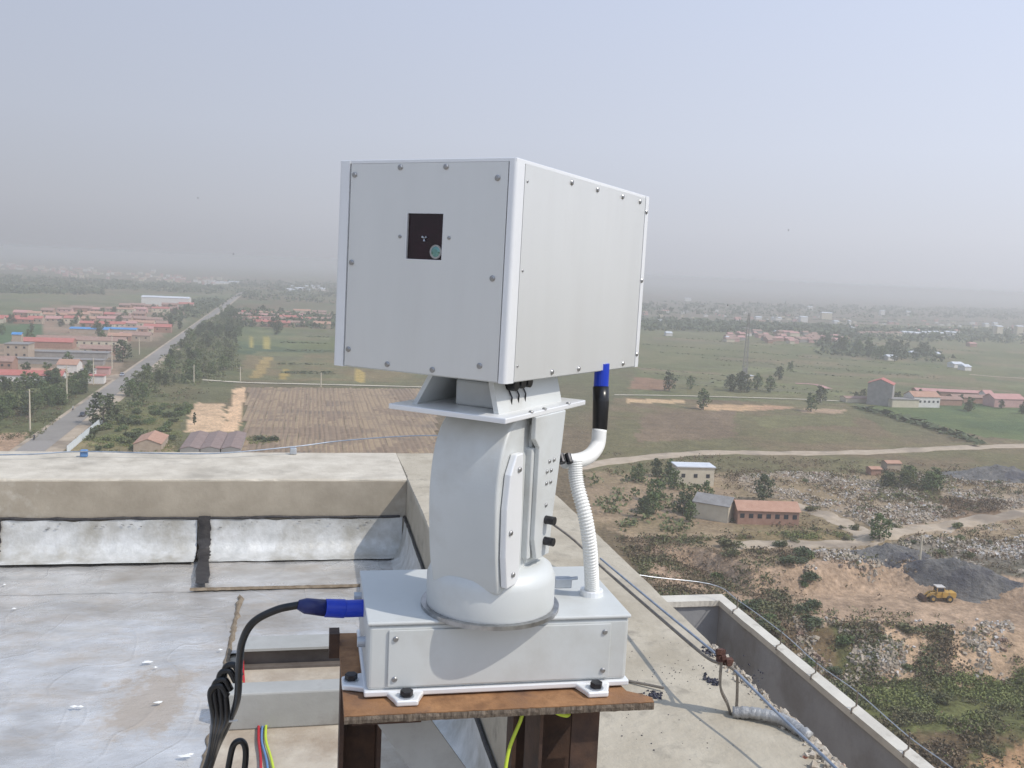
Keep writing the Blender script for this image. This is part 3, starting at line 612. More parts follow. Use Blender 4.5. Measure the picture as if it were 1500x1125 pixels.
def bush(p, s_, k, label, group):
    label = ('large ' if s_ > 3 else 'small ') + ('green','olive','brownish','dark')[k] + ' ' + label
    e_ = empty('bush', Matrix.Translation((p[0], p[1], hz(p[0], p[1]))) @ Matrix.Rotation(random.uniform(0,6), 4, 'Z') @ Matrix.Diagonal((s_*random.uniform(.9,1.4), s_, s_*random.uniform(.6,.9), 1)), label, 'bush', group)
    for nm, d in zip(('foliage', 'stem'), SM[k]):
        o = bpy.data.objects.new(nm, d); COL.objects.link(o); o.parent = e_
for p in scatter(LOWP, 30, -9): bush(p, random.uniform(1.6, 4.2), random.choice((0,1,2,2,3)), 'bush on the scrubby slope below the quarry bench', 'bushes on the slope below the bench')
for p in scatter([(1000,810),(1180,805),(1200,860),(1190,900),(1020,900)], 26, -1): bush(p, random.uniform(2, 4.5), random.choice((0,2,3)), 'bush on the slope left of the quarry bench', 'bushes left of the bench')
for p in scatter([(1060,700),(1500,700),(1540,840),(1300,820),(1200,800),(1080,800)], 28): bush(p, random.uniform(1.5, 3.5), random.choice((0,1,2,3)), 'bush growing among the rubble', 'bushes in the rubble')
for p in scatter([(110,640),(180,595),(280,592),(262,635),(240,655),(120,662)], 60): bush(p, random.uniform(2.5, 5), random.choice((0,1,3)), 'bush in the rough green plot right of the road', 'bushes in the rough plot right of the road')
for (px, py) in ((380,646),(390,647),(400,646)): bush(spot(px, py), 3.6, 3, 'bush at the near edge of the ploughed field', 'three bushes at the ploughed field edge')
# dark spoil heaps on the quarry rim
def heap(px, py, z, wx, wy, h, material, label, yaw=0):
    p = spot(px, py, z); m = MB(); n = 40; X_, Y_, H_ = [], [], []
    for a in range(n + 1):
        for c in range(n + 1):
            x = (a/n*2-1); y = (c/n*2-1); r = min(1, math.hypot(x, y) * (1 + .25*mnoise.noise(Vector((x*2+px, y*2, 1)))))
            hh = (math.cos(r*math.pi)*.5+.5) * h; hh += (mnoise.noise(Vector((x*3+px, y*3, 0))) * .45 + mnoise.noise(Vector((x*9, y*9+px, 0)))*.3 + mnoise.noise(Vector((x*21, y*21+px, 0)))*.18) * h * (1 - r)
            xr = x*wx*math.cos(yaw) - y*wy*math.sin(yaw); yr = x*wx*math.sin(yaw) + y*wy*math.cos(yaw)
            X_.append(p.x + xr); Y_.append(p.y + yr); H_.append(hh - .25)
    Z_ = HT(np.array(X_), np.array(Y_)); z0 = hz(p.x, p.y)
    m.add([(a_-p.x, b_-p.y, c_+d_-z0) for a_, b_, c_, d_ in zip(X_, Y_, Z_, H_)], [(a*(n+1)+c, (a+1)*(n+1)+c, (a+1)*(n+1)+c+1, a*(n+1)+c+1) for a in range(n) for c in range(n)])
    o = m.build('spoil_heap', material, smooth=False); o.location = (p.x, p.y, z0)
    return tag(o, label, 'spoil heap')
heap(1400, 836, 0, 13, 6, 2.4, M['heap'], 'large dark grey spoil heap above the yellow wheel loader', -.5)
heap(1310, 815, 0, 12, 6, 2.6, M['heap'], 'low dark spoil heap on the quarry rim below the track fork')
heap(1460, 700, 0, 22, 10, 4, M['heap'], 'dark spoil heap at the right edge beyond the rubble')

# ================================================================ BUILDINGS
def house(px, py, wd, dp, ht, wall, roof, label, group=None, rise=1.3, win=0, name='house', yaw=BA, flat=False, over=.35, floors=1, z=None, lean=False):
    p = spot(px, py) if not isinstance(px, Vector) else px
    zz = hz(p.x, p.y) if z is None else z
    e_ = empty(name, Matrix.Translation((p.x, p.y, zz)) @ Matrix.Rotation(yaw, 4, 'Z'), label, 'house' if name == 'house' else name.replace('_', ' '), group)
    a, b_ = wd/2, dp
    m = MB(); m.prism([(-a,0),(a,0),(a,b_),(-a,b_)], -.3, ht)
    if not flat: m.add([(-a,0,ht),(-a,b_,ht),(-a,b_/2,ht+rise),(a,0,ht),(a,b_,ht),(a,b_/2,ht+rise)], [(0,2,1),(3,4,5)])
    m.build('wall', WALLS[wall], e_)
    r = MB()
    if flat: r.box(-a-over, a+over, -over, b_+over, ht, ht+.3)
    else:
        k = rise / (b_/2); d = over * k; t = .14
        for s in (0, 1):
            y0 = -over if s == 0 else b_+over
            vs = [(-a-over,y0,ht-d+.02),(a+over,y0,ht-d+.02),(a+over,b_/2,ht+rise+.02),(-a-over,b_/2,ht+rise+.02)]
            vs += [(v[0],v[1],v[2]+t) for v in vs]; f = [(0,3,2,1),(4,5,6,7),(0,1,5,4),(1,2,6,5),(2,3,7,6),(3,0,4,7)]
            if s: f = [q[::-1] for q in f]
            r.add(vs, f)
    r.build('roof', ROOFS[roof], e_)
    if win:
        wm = MB().box(-.55,.55,-.06,.03,0,1.1).mesh('window', M['win'])
        for fl in range(floors):
            for k in range(win):
                o = bpy.data.objects.new('window', wm); COL.objects.link(o); o.parent = e_
                o.location = (-a + wd*(k+.5)/win, 0, (ht/floors)*(fl+.45) if floors > 1 else ht*.45)
    return e_
# near and middle ones, one by one
house(1125, 769, 15.5, 6, 3.6, 'brick', 'orange', 'long brick shed with orange roof and small windows by the dirt track', win=7, rise=1.7, yaw=.06)
house(1040, 762, 9, 7, 4.2, 'cream', 'grey', 'pale gabled shed among bushy trees left of the brick shed', rise=1.6, yaw=-.5)
house(1018, 712, 11, 6, 5.5, 'cream', 'pale', 'pale flat roofed block behind the gabled shed in the rubble land', flat=True, yaw=.1, win=3)
house(1309, 690, 5, 3.5, 2.6, 'tan', 'orange', 'small hut with bright orange roof above the green thicket', rise=.6)
house(1283, 696, 3.5, 3, 2, 'brick', 'orange', 'tiny brick hut left of the small orange roofed hut', rise=.5)
house(spot(236,662)+BY*7.5, 0, 15, 8, 2.4, 'tan', 'orange', 'orange tiled shed end on beside the grey brown mat sheds', rise=1.5, yaw=BA+math.pi/2, over=.2)
for k, (px, lab) in enumerate(((278,'left one of the three brown mat covered sheds side by side'),(308,'middle one of the three brown mat covered sheds side by side'),(338,'right one of the three brown mat covered sheds side by side'))):
    house(spot(px+14,664)+BY*14, 0, 28, 5.7, 1.3, 'grey', 'brown', lab, 'brown mat covered sheds below the sandy plot', rise=.7, over=.1, name='shed', yaw=BA+math.pi/2)
house(1307, 594, 11, 12, 11, 'grey', 'red', 'tall grey three storey farm building with red roof end', rise=2.4, win=0, yaw=BA + .9)
house(1326, 597, 15, 7, 4, 'cream', 'grey', 'low cream annex with flat roof right of the tall grey farm building', flat=True)
house(1357, 597, 15, 9, 5.5, 'white', 'orange', 'white farmhouse with orange roof and a row of dark windows', rise=2.2, win=6)
house(1478, 597, 18, 9, 4.5, 'pink', 'pink', 'long pink farmhouse with red pink roof at the right edge', rise=2.2)
house(1448, 590, 5, 5, 5, 'white', 'pink', 'small white house with pink roof left of the long pink farmhouse', rise=1.5)
house(1392, 594, 14, 6, 3.2, 'brick', 'terra', 'low brick barn right of the white farmhouse', rise=1.2)
house(1423, 591, 22, 6, 3.2, 'brick', 'terra', 'long low barn between the brick barn and the pink farmhouse', rise=1.2)
house(1265, 590, 20, 6, 2.2, 'cream', 'terra', 'low pale sheds left of the tall grey farm building', rise=.8)
house(1394, 582, 40, 7, 3, 'brick', 'pink', 'very long low shed with pink roof behind the farmhouses', rise=1.1, yaw=BA-.2)
house(1098, 558, 5, 4, 3, 'cream', 'pale', 'small pale hut at the foot of the lattice mast', flat=True)
# village left of the road
house(118, 508, 52, 9, 4.2, 'cream', 'terra', 'long cream schoolhouse with a row of dark windows in the left village', rise=2, win=12)
house(62, 510, 34, 10, 4, 'brick', 'red', 'long barn with bright red roof left of the cream schoolhouse', rise=2)
house(20, 561, 40, 8, 3.6, 'white', 'red', 'white walled row house with red roof beside the tree clump', rise=1.8, win=6)
house(68, 558, 14, 8, 3.6, 'cream', 'orange', 'cream row house with orange roof at the end of the white row', rise=1.6, win=2)
house(98, 546, 9, 12, 4, 'white', 'orange', 'white gabled house with orange roof behind the tree clump', rise=2, yaw=BA)
house(130, 489, 26, 12, 3.4, 'tan', 'blue', 'shed with wide bright blue roof in the left village', rise=.9, name='shed')
house(174, 489, 24, 9, 3.4, 'tan', 'blue', 'shed with narrow blue roof closer to the road', rise=.9, name='shed')
house(24, 526, 12, 12, 8, 'tan', 'grey', 'two storey tan block with flat roof at the left edge of the village', flat=True, win=3, floors=2)
house(24.5, 515, 5, 4, 10, 'tan', 'blue', 'narrow stair tower with small blue cap on the tan block', rise=1)
house(90, 524, 48, 10, 3, 'grey', 'grey', 'long dark grey canopy shed in the yard of the left village', flat=True, name='shed')
house(85, 534, 44, 7, 2.6, 'grey', 'grey', 'long low grey wall sheds in front of the dark canopy', flat=True)
house(242, 449, 52, 22, 10, 'white', 'pale', 'large white warehouse with pale blue roof beside the far road', rise=1.5, name='warehouse')
house(140, 562, 7, 5, 3.5, 'white', 'red', 'small white roadside shop with red panels at the village entrance', flat=True)
house(128, 553, 6, 5, 3.5, 'white', 'grey', 'small white roadside shop with grey roof at the village entrance', flat=True)
house(150, 549, 6, 5, 3.2, 'pink', 'red', 'small pink roadside shop near the bend of the side road', flat=True)
random.seed(5)
wc = ['brick','tan','brick','cream','pink']; rc = ['terra','orange','red','terra','pink']
for (y, xs, n) in ((466,(20,215),9),(473,(-30,235),11),(480,(120,240),6),(458,(60,265),9),(487,(190,235),3),(500,(165,205),3),(520,(130,170),2),(542,(-40,20),2),(452,(170,280),5),(497,(180,205),1)):
    for k in range(n):
        x = xs[0] + (xs[1]-xs[0])*(k+.5)/n + random.uniform(-4,4)
        wl, rf = random.choice(wc), random.choice(rc)
        house(x, y + random.uniform(-1.5,1.5), random.uniform(9,20), random.uniform(7,10), random.uniform(3,4.5), wl, rf, '%s house, %s roof, in the %s of the left village' % (wl, {'terra':'brown tiled','orange':'orange','red':'red','pink':'pale red'}[rf], {466:'middle row',473:'row behind the blue roofs',480:'row by the blue roofs',458:'far row',487:'row beside the road',500:'yard right of the schoolhouse',520:'yard by the canopy',542:'row above the tree clump',452:'farthest row',497:'lane by the road'}[y]), 'houses of the left village', rise=random.uniform(1.2,2), win=3)
for (y, xs, n) in ((466,(350,490),6),(472,(345,485),6),(478,(372,470),4),(462,(355,480),5)):
    for k in range(n):
        x = xs[0] + (xs[1]-xs[0])*(k+.5)/n + random.uniform(-4,4)
        wl, rf = random.choice(wc), random.choice(rc)
        house(x, y + random.uniform(-1,1), random.uniform(12,24), 8, random.uniform(3,4.5), wl, rf, 'low %s house with %s roof in the hamlet right of the road' % (wl, {'terra':'brown tiled','orange':'orange','red':'red','pink':'pale red'}[rf]), 'houses of the hamlet right of the road', rise=1.5, win=2)
house(389, 478, 8, 8, 8, 'pink', 'pink', 'taller pink house standing in the hamlet right of the road', flat=True, win=2, floors=2)
house(472, 481, 15, 9, 4, 'tan', 'orange', 'house with bright orange roof at the right end of the hamlet', rise=2)
def far_house(px, py, wpx, hpx, wall, roof, label, group):
    p = spot(px, py); k_ = p.length / FOC; wd = wpx * k_; ht = max(hpx * k_, 3)
    e_ = empty('house', Matrix.Translation(p) @ Matrix.Rotation(BA + random.uniform(-.1,.1), 4, 'Z'), label, 'house', group)
    a = wd/2; dd = max(wd*.35, 8); MB().box(-a, a, 0, dd, -.3, ht).build('wall', WALLS[wall], e_)
    MB().add([(-a-.4,-.4,ht),(a+.4,-.4,ht),(a+.4,dd+.4,ht),(-a-.4,dd+.4,ht),(-a,dd*.5,ht+1.6),(a,dd*.5,ht+1.6)], [(0,1,5,4),(2,3,4,5),(1,2,5),(3,0,4),(0,3,2,1)]).build('roof', ROOFS[roof], e_)
CN = {'cream':'cream','white':'white','pink':'pinkish','brick':'brick','grey':'grey','tan':'tan'}; RN = {'pink':'pale red','terra':'brown tiled','orange':'orange','pale':'pale','grey':'grey','red':'red','blue':'blue'}
for k in range(70):
    x = random.uniform(-60, 342); y = 392 + .075*x + random.gauss(0, 3.5); wl = random.choice(['cream','white','pink','tan','cream']); rf = random.choice(['pink','terra','orange'])
    far_house(x, y, random.uniform(3,9), random.uniform(2,4.5), wl, rf, 'tiny %s house with %s roof in the long settlement below the left horizon' % (CN[wl], RN[rf]), 'houses of the far left settlement')
for k in range(14):
    x = random.uniform(415, 490); far_house(x, 424 + random.uniform(-3,4), random.uniform(4,12), 2.5, 'white', 'pale', 'tiny white building beyond the end of the road left of the scanner', 'white far buildings beyond the road')
for k in range(5):
    far_house(318+k*7, 416+random.uniform(-1,1), 7, 2.5, 'white', 'pale', 'tiny white shed at the right end of the far left settlement', 'white sheds at the end of the far left settlement')
for k in range(44):
    x = random.uniform(1070, 1250); y = 494 + (x-1070)*.03 + random.uniform(-7, 8); wl = random.choice(['brick','pink','cream','grey']); rf = random.choice(['pink','terra','terra'])
    far_house(x, y, random.uniform(6,16), random.uniform(2.5,5), wl, rf, 'small %s house with %s roof in the hamlet behind the lattice mast' % (CN[wl], RN[rf]), 'houses of the hamlet behind the mast')
for k in range(16):
    x = 1264 + k*9; far_house(x, 493 + random.uniform(-1,1), 8, 5, 'cream' if k < 7 else 'white', 'pale' if k > 6 else 'terra', '%s house in the straight row on the right plain' % ('cream gabled' if k < 7 else 'paler white'), 'row of small houses on the right plain')
for (x, y, wd, ht, c, lb) in ((1211,468,15,9,'cream','wide cream block, largest of the buildings on the hazy right skyline'),(1178,472,11,7,'white','white block left of the wide cream one on the hazy skyline'),(1139,469,13,3,'white','low white building leftmost on the hazy right skyline'),(1187,456,7,6,'white','faint white block above and behind the wide cream one'),(1464,493,9,13,'cream','narrow yellowish tower block near the right edge'),(1494,492,9,12,'cream','yellowish tower block at the right edge'),(1293,463,6,7,'white','small white block alone in the haze right of the cream block'),(1331,463,5,6,'white','very faint white block right of the small lone white one'),(1245,480,2.5,9,'white','slim white chimney like block beside the right skyline buildings'),(1446,479,6,4,'white','faint low white block left of the yellowish tower'),(1459,478,6,4,'white','faint low white block above the yellowish tower'),(1008,441,9,4,'white','faint white building just right of the scanner head'),(1226,474,7,3,'white','low white house right of the wide cream block')):
    far_house(x, y, wd, ht, c, 'pale', lb, None)
for k in range(36):
    x = random.uniform(940, 1560); y = 455 + (x-940)*.045 + abs(random.gauss(0, 14)); wl = random.choice(['grey','pink','white','brick','white']); rf = random.choice(['grey','terra','pale','pink'])
    far_house(x, y, random.uniform(3,11), random.uniform(1.5,4), wl, rf, 'tiny %s building with %s roof in the haze of the right plain' % (CN[wl], RN[rf]), 'scattered far buildings on the right plain')
for (x, y, wd, lb) in ((1307,528,13,'white long shed in front of the far right trees'),(1340,522,9,'small white house behind the white long shed'),(1317,519,9,'pale shed above the white long shed'),(1405,539,16,'white roofed shed alone on the right plain'),(1418,543,10,'smaller white shed just below the lone white roofed shed'),(1375,523,5,'tiny white hut right of the far trees')):
    far_house(x, y, wd, 3, 'white', 'pale', lb, None)

for mn, wn in (('cream','cream'),('pink','pinkish'),('white','white')):
    fm = MB()
    for k in range(60):
        if random.random() < .55: x = random.uniform(-60, 342); y = 390 + .075*x + random.gauss(0, 3)
        else: x = random.uniform(940, 1560); y = 452 + (x-940)*.045 + abs(random.gauss(0, 10))
        p = spot(x, y); k_ = p.length/FOC; a = random.uniform(1.2, 3.2)*k_; h_ = random.uniform(1.5, 3.5)*k_
        fm.box(p.x-a, p.x+a, p.y, p.y+a*1.4, -.3, h_)
    tag(fm.build('distant_settlement', WALLS[mn]), 'mass of the tiniest %s houses fading into the haze near the horizon' % wn, 'settlement', kind='stuff')
# poles, mast, fence, car, loader
def pole(px, py, h, label, arms=True):
    p = spot(px, py); e_ = empty('utility_pole', Matrix.Translation(p), label, 'utility pole', 'utility poles')
    MB().tube([(0,0,-.3),(0,0,h)], [.30,.20], 8).build('post', WALLS['cream'], e_)
    if arms: MB().box(-1.1,1.1,-.08,.08,h-.9,h-.75).build('crossarm', WALLS['grey'], e_)
pole(44, 632, 14, 'pale concrete pole left of the road nearest the parapet')
pole(98, 586, 14, 'pale concrete pole left of the road in front of the tree clump')
pole(137, 563, 12, 'pale pole by the side road at the village entrance')
pole(284, 562, 9, 'short pinkish pole in the belt right of the road')
pole(470, 567, 7, 'thin pole on the field track above the ploughed field'); pole(352, 558, 7, 'thin pole at the left end of the field track')
pole(204, 519, 10, 'pole by the road at the middle of the left village'); pole(1347, 823, 6, 'thin pale pole standing on the quarry rim', False)
pole(164, 541, 18, 'tall twin pole in front of the round tree at the village entrance')
p = spot(1090, 560); e_ = empty('lattice_mast', Matrix.Translation(p), 'thin tall lattice mast standing on the green plain', 'mast'); H_ = 41
for sx, sy in ((-1,-1),(1,-1),(1,1),(-1,1)): MB().tube([(sx*1.3,sy*1.3,-.3),(sx*.45,sy*.45,H_)], .16, 5).build('leg', WALLS['grey'], e_)
m = MB()
for k in range(20):
    z0 = H_*k/20; z1 = H_*(k+1)/20; r0 = 1.3-.85*k/20; r1 = 1.3-.85*(k+1)/20
    for a in range(4):
        cs = ((-1,-1),(1,-1),(1,1),(-1,1)); c0 = cs[a]; c1_ = cs[(a+1) % 4]; m.tube([(c0[0]*r0,c0[1]*r0,z0),(c1_[0]*r1,c1_[1]*r1,z1)], .09, 4)
m.build('bracing', WALLS['grey'], e_); MB().box(-.9,.9,-.9,.9,6,8.5).build('platform', WALLS['grey'], e_)
# corrugated white sheet fence along the verge
a = spot(98, 664); b_ = spot(152, 618); n = 22; d = (b_-a)/n
e_ = empty('sheet_fence', Matrix.Translation(a), 'white corrugated sheet fence along the sandy road verge', 'fence')
dn = d.normalized(); nn = Vector((dn.y,-dn.x,0)); L_ = d.length
pm = MB()
for k in range(4):
    w0 = L_*k/4; pm.add([dn*w0, dn*(w0+L_*.12)+nn*.12, dn*(w0+L_*.2)+nn*.12, dn*(w0+L_*.25)] + [q+Vector((0,0,2.4)) for q in (dn*w0, dn*(w0+L_*.12)+nn*.12, dn*(w0+L_*.2)+nn*.12, dn*(w0+L_*.25))], [(0,1,5,4),(1,2,6,5),(2,3,7,6)])
pmesh = pm.mesh('sheet', M['paintw'])
for k in range(n):
    o = bpy.data.objects.new('sheet', pmesh); COL.objects.link(o); o.parent = e_; o.location = d*k + Vector((0,0,random.uniform(-.15,.05)))
for k in range(0, n+1, 2): MB().box(-.06,.06,-.06,.06,-.2,2.5).build('post', WALLS['grey'], e_).location = d*k - nn*.1
def car(px, py, body, yaw, label):
    p = spot(px, py); e_ = empty('car', Matrix.Translation((p.x,p.y,.14)) @ Matrix.Rotation(yaw,4,'Z'), label, 'car')
    m = MB(); prof = [(-2.1,.35),(-2.15,.8),(-1.3,.95),(2.0,.98),(2.15,.7),(2.1,.35)]
    def ext(mm, prof, w): 
        k = len(prof); mm.add([(-w, y, z) for y, z in prof] + [(w, y, z) for y, z in prof], [tuple(range(k)), tuple(range(k,2*k))[::-1]] + [(i,(i+1)%k+k if False else (i+1)%k, (i+1)%k+k, i+k)[::-1] for i in range(k)])
    ext(m, prof, .88); m.build('body', body, e_, bevel=.08)
    m = MB(); ext(m, [(-1.15,.95),(-.5,1.42),(1.1,1.45),(1.75,.98)], .76); m.build('cabin', M['win'], e_, bevel=.06)
    m = MB(); ext(m, [(-.5,1.43),(-.45,1.5),(1.05,1.5),(1.1,1.45)], .72); m.build('roof', body, e_)
    for sx in (-1,1):
        for y in (-1.35,1.35):
            MB().tube([(sx*.70,y,.32),(sx*.92,y,.32)], .32, 14).build('wheel', M['tyre'], e_)
        MB().box(sx*.6-.15,sx*.6+.15,-2.17,-2.1,.62,.76).build('headlight', M['white'], e_)
car(121, 610, M['cardark'], math.atan2(-rd.x, rd.y), 'dark car driving on the road near the big round tree')
car(179, 551, M['carwhite'], math.atan2(-rd.x, rd.y), 'silver blue car at the crossing with the village side road')
def skinned(name, pts, edges, radii, material, parent):
    me_ = bpy.data.meshes.new(name); me_.from_pydata(pts, edges, []); o = bpy.data.objects.new(name, me_); COL.objects.link(o); me_.materials.append(material)
    s = o.modifiers.new('skin', 'SKIN'); 
    for v_, r in zip(me_.skin_vertices[0].data, radii): v_.radius = (r, r)
    me_.skin_vertices[0].data[0].use_root = True
    u_ = o.modifiers.new('sub', 'SUBSURF'); u_.levels = 1; u_.render_levels = 1
    o.parent = parent; return o
M['skin'] = mat('skin', (.38,.22,.15), rough=.6)
def rider(px, py, cloth, label, sc_label):
    p = spot(px, py); mw = Matrix.Translation((p.x,p.y,.14)) @ Matrix.Rotation(math.atan2(-rd.x, rd.y),4,'Z')
    e_ = empty('scooter', mw, sc_label, 'scooter')
    MB().add([(x,y,z) for x in (-.14,.14) for y, z in ((-.7,.3),(-.75,.7),(-.6,.72),(-.35,.35),(.2,.35),(.3,.72),(.9,.75),(.95,.4))], [tuple(range(8)), tuple(range(8,16))[::-1]] + [(i, i+8, (i+1)%8+8, (i+1)%8) for i in range(8)]).build('frame', M['cardark'], e_, bevel=.03)
    for y in (-.7,.75): MB().tube([(-.06,y,.27),(.06,y,.27)], .27, 14).build('wheel', M['tyre'], e_)
    MB().tube([(-.32,-.55,1.0),(.32,-.55,1.0)], .025, 6).build('handlebar', M['tyre'], e_)
    e2 = empty('person', mw, label, 'person')
    pts = [(0,.4,.82),(0,.33,1.15),(0,.28,1.4),(0,.26,1.5),(0,.22,1.68),(-.1,.4,.8),(-.16,-.02,.78),(-.16,-.05,.42),(-.16,-.2,.38),(.1,.4,.8),(.16,-.02,.78),(.16,-.05,.42),(.16,-.2,.38),(-.2,.28,1.38),(-.26,.1,1.15),(-.26,-.45,1.03),(.2,.28,1.38),(.26,.1,1.15),(.26,-.45,1.03)]
    ed = [(0,1),(1,2),(2,3),(3,4),(0,5),(5,6),(6,7),(7,8),(0,9),(9,10),(10,11),(11,12),(2,13),(13,14),(14,15),(2,16),(16,17),(17,18)]
    skinned('body', pts, ed, [.15,.14,.16,.06,.1,.1,.08,.05,.05,.1,.08,.05,.05,.07,.05,.04,.07,.05,.04], cloth, e2)
    MB().lathe([(.02,-.14),(.08,-.1),(.1,0),(.085,.1),(.03,.14)], (0,.21,1.7), 12).build('head', M['skin'], e2, smooth=True)
    MB().lathe([(.105,0),(.11,.06),(.08,.13),(.02,.155)], (0,.23,1.7), 12).build('hair', M['black'], e2, smooth=True)
rider(50, 645, M['cloth1'], 'person in dark clothes riding a scooter nearest the parapet', 'scooter ridden along the left road edge nearest the parapet')
rider(107, 601, M['cloth2'], 'person in pale clothes riding a scooter beside the dark car', 'scooter ridden on the road beside the dark car')

# wheel loader on the quarry bench
p = spot(1374, 880, -5); zl = hz(p.x, p.y)
e_ = empty('wheel_loader', Matrix.Translation((p.x, p.y, zl)) @ Matrix.Rotation(RAD(2), 4, 'Z'), 'yellow wheel loader parked on the bare quarry bench', 'wheel loader')
MB().prism([(.4,.9),(3.2,.9),(3.4,1.5),(3.3,2.1),(.4,2.2)], -.95, .95, Matrix(((1,0,0,0),(0,0,1,0),(0,1,0,0),(0,0,0,1)))).build('engine_hood', M['yellowp'], e_, bevel=.08)
MB().prism([(-2.3,.8),(.4,.8),(.4,1.4),(-2.2,1.5)], -.7, .7, Matrix(((1,0,0,0),(0,0,1,0),(0,1,0,0),(0,0,0,1)))).build('front_frame', M['yellowp'], e_, bevel=.05)
cb = MB().box(-.75,.75,-.75,.75,2.15,3.05).build('cab', M['win'], e_, bevel=.05)
MB().box(-.9,.9,-.9,.9,3.05,3.25).build('roof', M['stonew'], cb)
for sx in (-.75,.75):
    for sy in (-.75,.75): MB().box(sx-.07,sx+.07,sy-.07,sy+.07,1.45,3.06).build('pillar', M['yellowp'], cb)
MB().box(-.8,.8,-.8,.8,1.4,2.15).build('cab_base', M['yellowp'], e_)
for x in (-1.6,1.9):
    for sy in (-1,1):
        w_ = MB().tube([(x,sy*.8,.72),(x,sy*1.25,.72)], .74, 20).build('wheel', M['tyre'], e_, bevel=.06)
        MB().tube([(x,sy*1.2,.72),(x,sy*1.28,.72)], .36, 14).build('rim', M['yellowp'], w_)
for sy in (-.55,.55): MB().tube([(-.7,sy,1.9),(-2.0,sy,1.75),(-3.0,sy,.75)], .16, 6).build('lift_arm', M['yellowp'], e_)
MB().prism([(-3.0,.25),(-3.1,1.15),(-3.25,1.2),(-3.7,.9),(-4.05,.25),(-3.6,.12)], -1.3, 1.3, Matrix(((1,0,0,0),(0,0,1,0),(0,1,0,0),(0,0,0,1)))).build('bucket', M['rustdark'], e_)
MB().tube([(2.3,.4,2.1),(2.3,.4,2.9)], .07, 8).build('exhaust', M['rustdark'], e_)

# ================================================================ OUR ROOF (building frame, Z measured from eye level)
def Bobj(mb, name, material, kind='structure', **k):
    o = mb.build(name, material, **k); o.matrix_world = Bm; 
    if kind: tag(o, kind=kind)
    return o
ZF, ZT, ZO = -1.60, -1.17, -1.90       # floor, curb top, outer parapet top
XI, XO, YI, YO = .533, 1.29, 5.17, 5.90
def gridsheet(x0, x1, y0, y1, z, nx, ny, amp, sc_, edge=0, seed=0):
    m = MB(); vs = []
    for i_ in range(nx+1):
        for j_ in range(ny+1):
            x = x0 + (x1-x0)*i_/nx; y = y0 + (y1-y0)*j_/ny
            h = amp * (mnoise.fractal(Vector((x*sc_+seed, y*sc_*.6, seed)), 1, 2, 4) + 1.2*max(0, .28-abs(mnoise.noise(Vector((x*2.2+seed, y*7+seed, 4)))))*max(0, mnoise.noise(Vector((x*1.5, y*1.5, seed))) + .25))
            if edge and i_ == nx: x += edge * mnoise.noise(Vector((y*9, seed, 3))) 
            vs.append((x, y, z + h))
    return m.add(vs, [(i_*(ny+1)+j_, (i_+1)*(ny+1)+j_, (i_+1)*(ny+1)+j_+1, i_*(ny+1)+j_+1) for i_ in range(nx) for j_ in range(ny)])
Bobj(MB().box(-9, XI, -5, YI, ZF-.3, ZF), 'roof_floor', M['floor'])
# foil membrane sheets, one metre rolls, lapped
for k, (xa, xb) in enumerate(((-1.53,-.30),(-2.60,-1.50),(-3.65,-2.57))):
    Bobj(gridsheet(xa, xb, -1.0, 4.64 if k == 0 else YI-.10, ZF + .012 + .006*k, 60, 240, .006, 5, edge=.012, seed=k*7.3), 'roof_membrane', M['foil'], smooth=True)
Bobj(gridsheet(-1.53, -.50, 4.60, YI-.10, ZF + .013, 60, 30, .006, 5, seed=0), 'membrane_strip', M['foil'], smooth=True)
Bobj(gridsheet(-.31, XI-.02, 3.835, 4.62, ZF + .013, 60, 60, .006, 5, edge=0, seed=0), 'roof_membrane', M['foil'], smooth=True)
Bobj(gridsheet(-.53, XI-.02, 4.60, YI-.10, ZF + .021, 220, 30, .005, 5, seed=3.3), 'membrane_strip', M['foil'], smooth=True)
# flashing up the curb: fillet + upright, sheet by sheet
def flashing(x0, x1, seed):
    m = MB(); nx = 60; prof = [(YI-.16,ZF+.03),(YI-.09,ZF+.034),(YI-.045,ZF+.055),(YI-.022,ZF+.10),(YI-.012,ZF+.15),(YI-.010,ZF+.19),(YI-.009,ZF+.215)]
    vs = []
    for i_ in range(nx+1):
        x = x0 + (x1-x0)*i_/nx
        for j_, (y, z) in enumerate(prof):
            h = .007*mnoise.fractal(Vector((x*6+seed, z*9, y*4)), 1, 2, 3); vs.append((x, y - abs(h), z + (h*1.6 if j_ == len(prof)-1 else h*.3)))
    n_ = len(prof); m.add(vs, [(i_*n_+j_, (i_+1)*n_+j_, (i_+1)*n_+j_+1, i_*n_+j_+1) for i_ in range(nx) for j_ in range(n_-1)])
    return Bobj(m, 'flashing', M['flash'], smooth=True)
flashing(-3.7, -1.56, 1); flashing(-1.54, -.57, 2); flashing(-.55, XI-.02, 3)
# flashing up the side curb
m = MB(); ny = 160; prof = [(XI-.16,ZF+.012),(XI-.09,ZF+.018),(XI-.045,ZF+.04),(XI-.022,ZF+.10),(XI-.012,ZF+.15),(XI-.009,ZF+.215)]; vs = []
for i_ in range(ny+1):
    y = -.5 + (YI-.03+.5)*i_/ny
    for j_, (x, z) in enumerate(prof):
        h = .007*mnoise.fractal(Vector((y*6, z*9, x*4)), 1, 2, 3); vs.append((x - abs(h), y, z + (h*1.6 if j_ == 5 else h*.3)))
m.add(vs, [((i_+1)*6+j_, i_*6+j_, i_*6+j_+1, (i_+1)*6+j_+1) for i_ in range(ny) for j_ in range(5)]); Bobj(m, 'flashing', M['flash'], smooth=True)
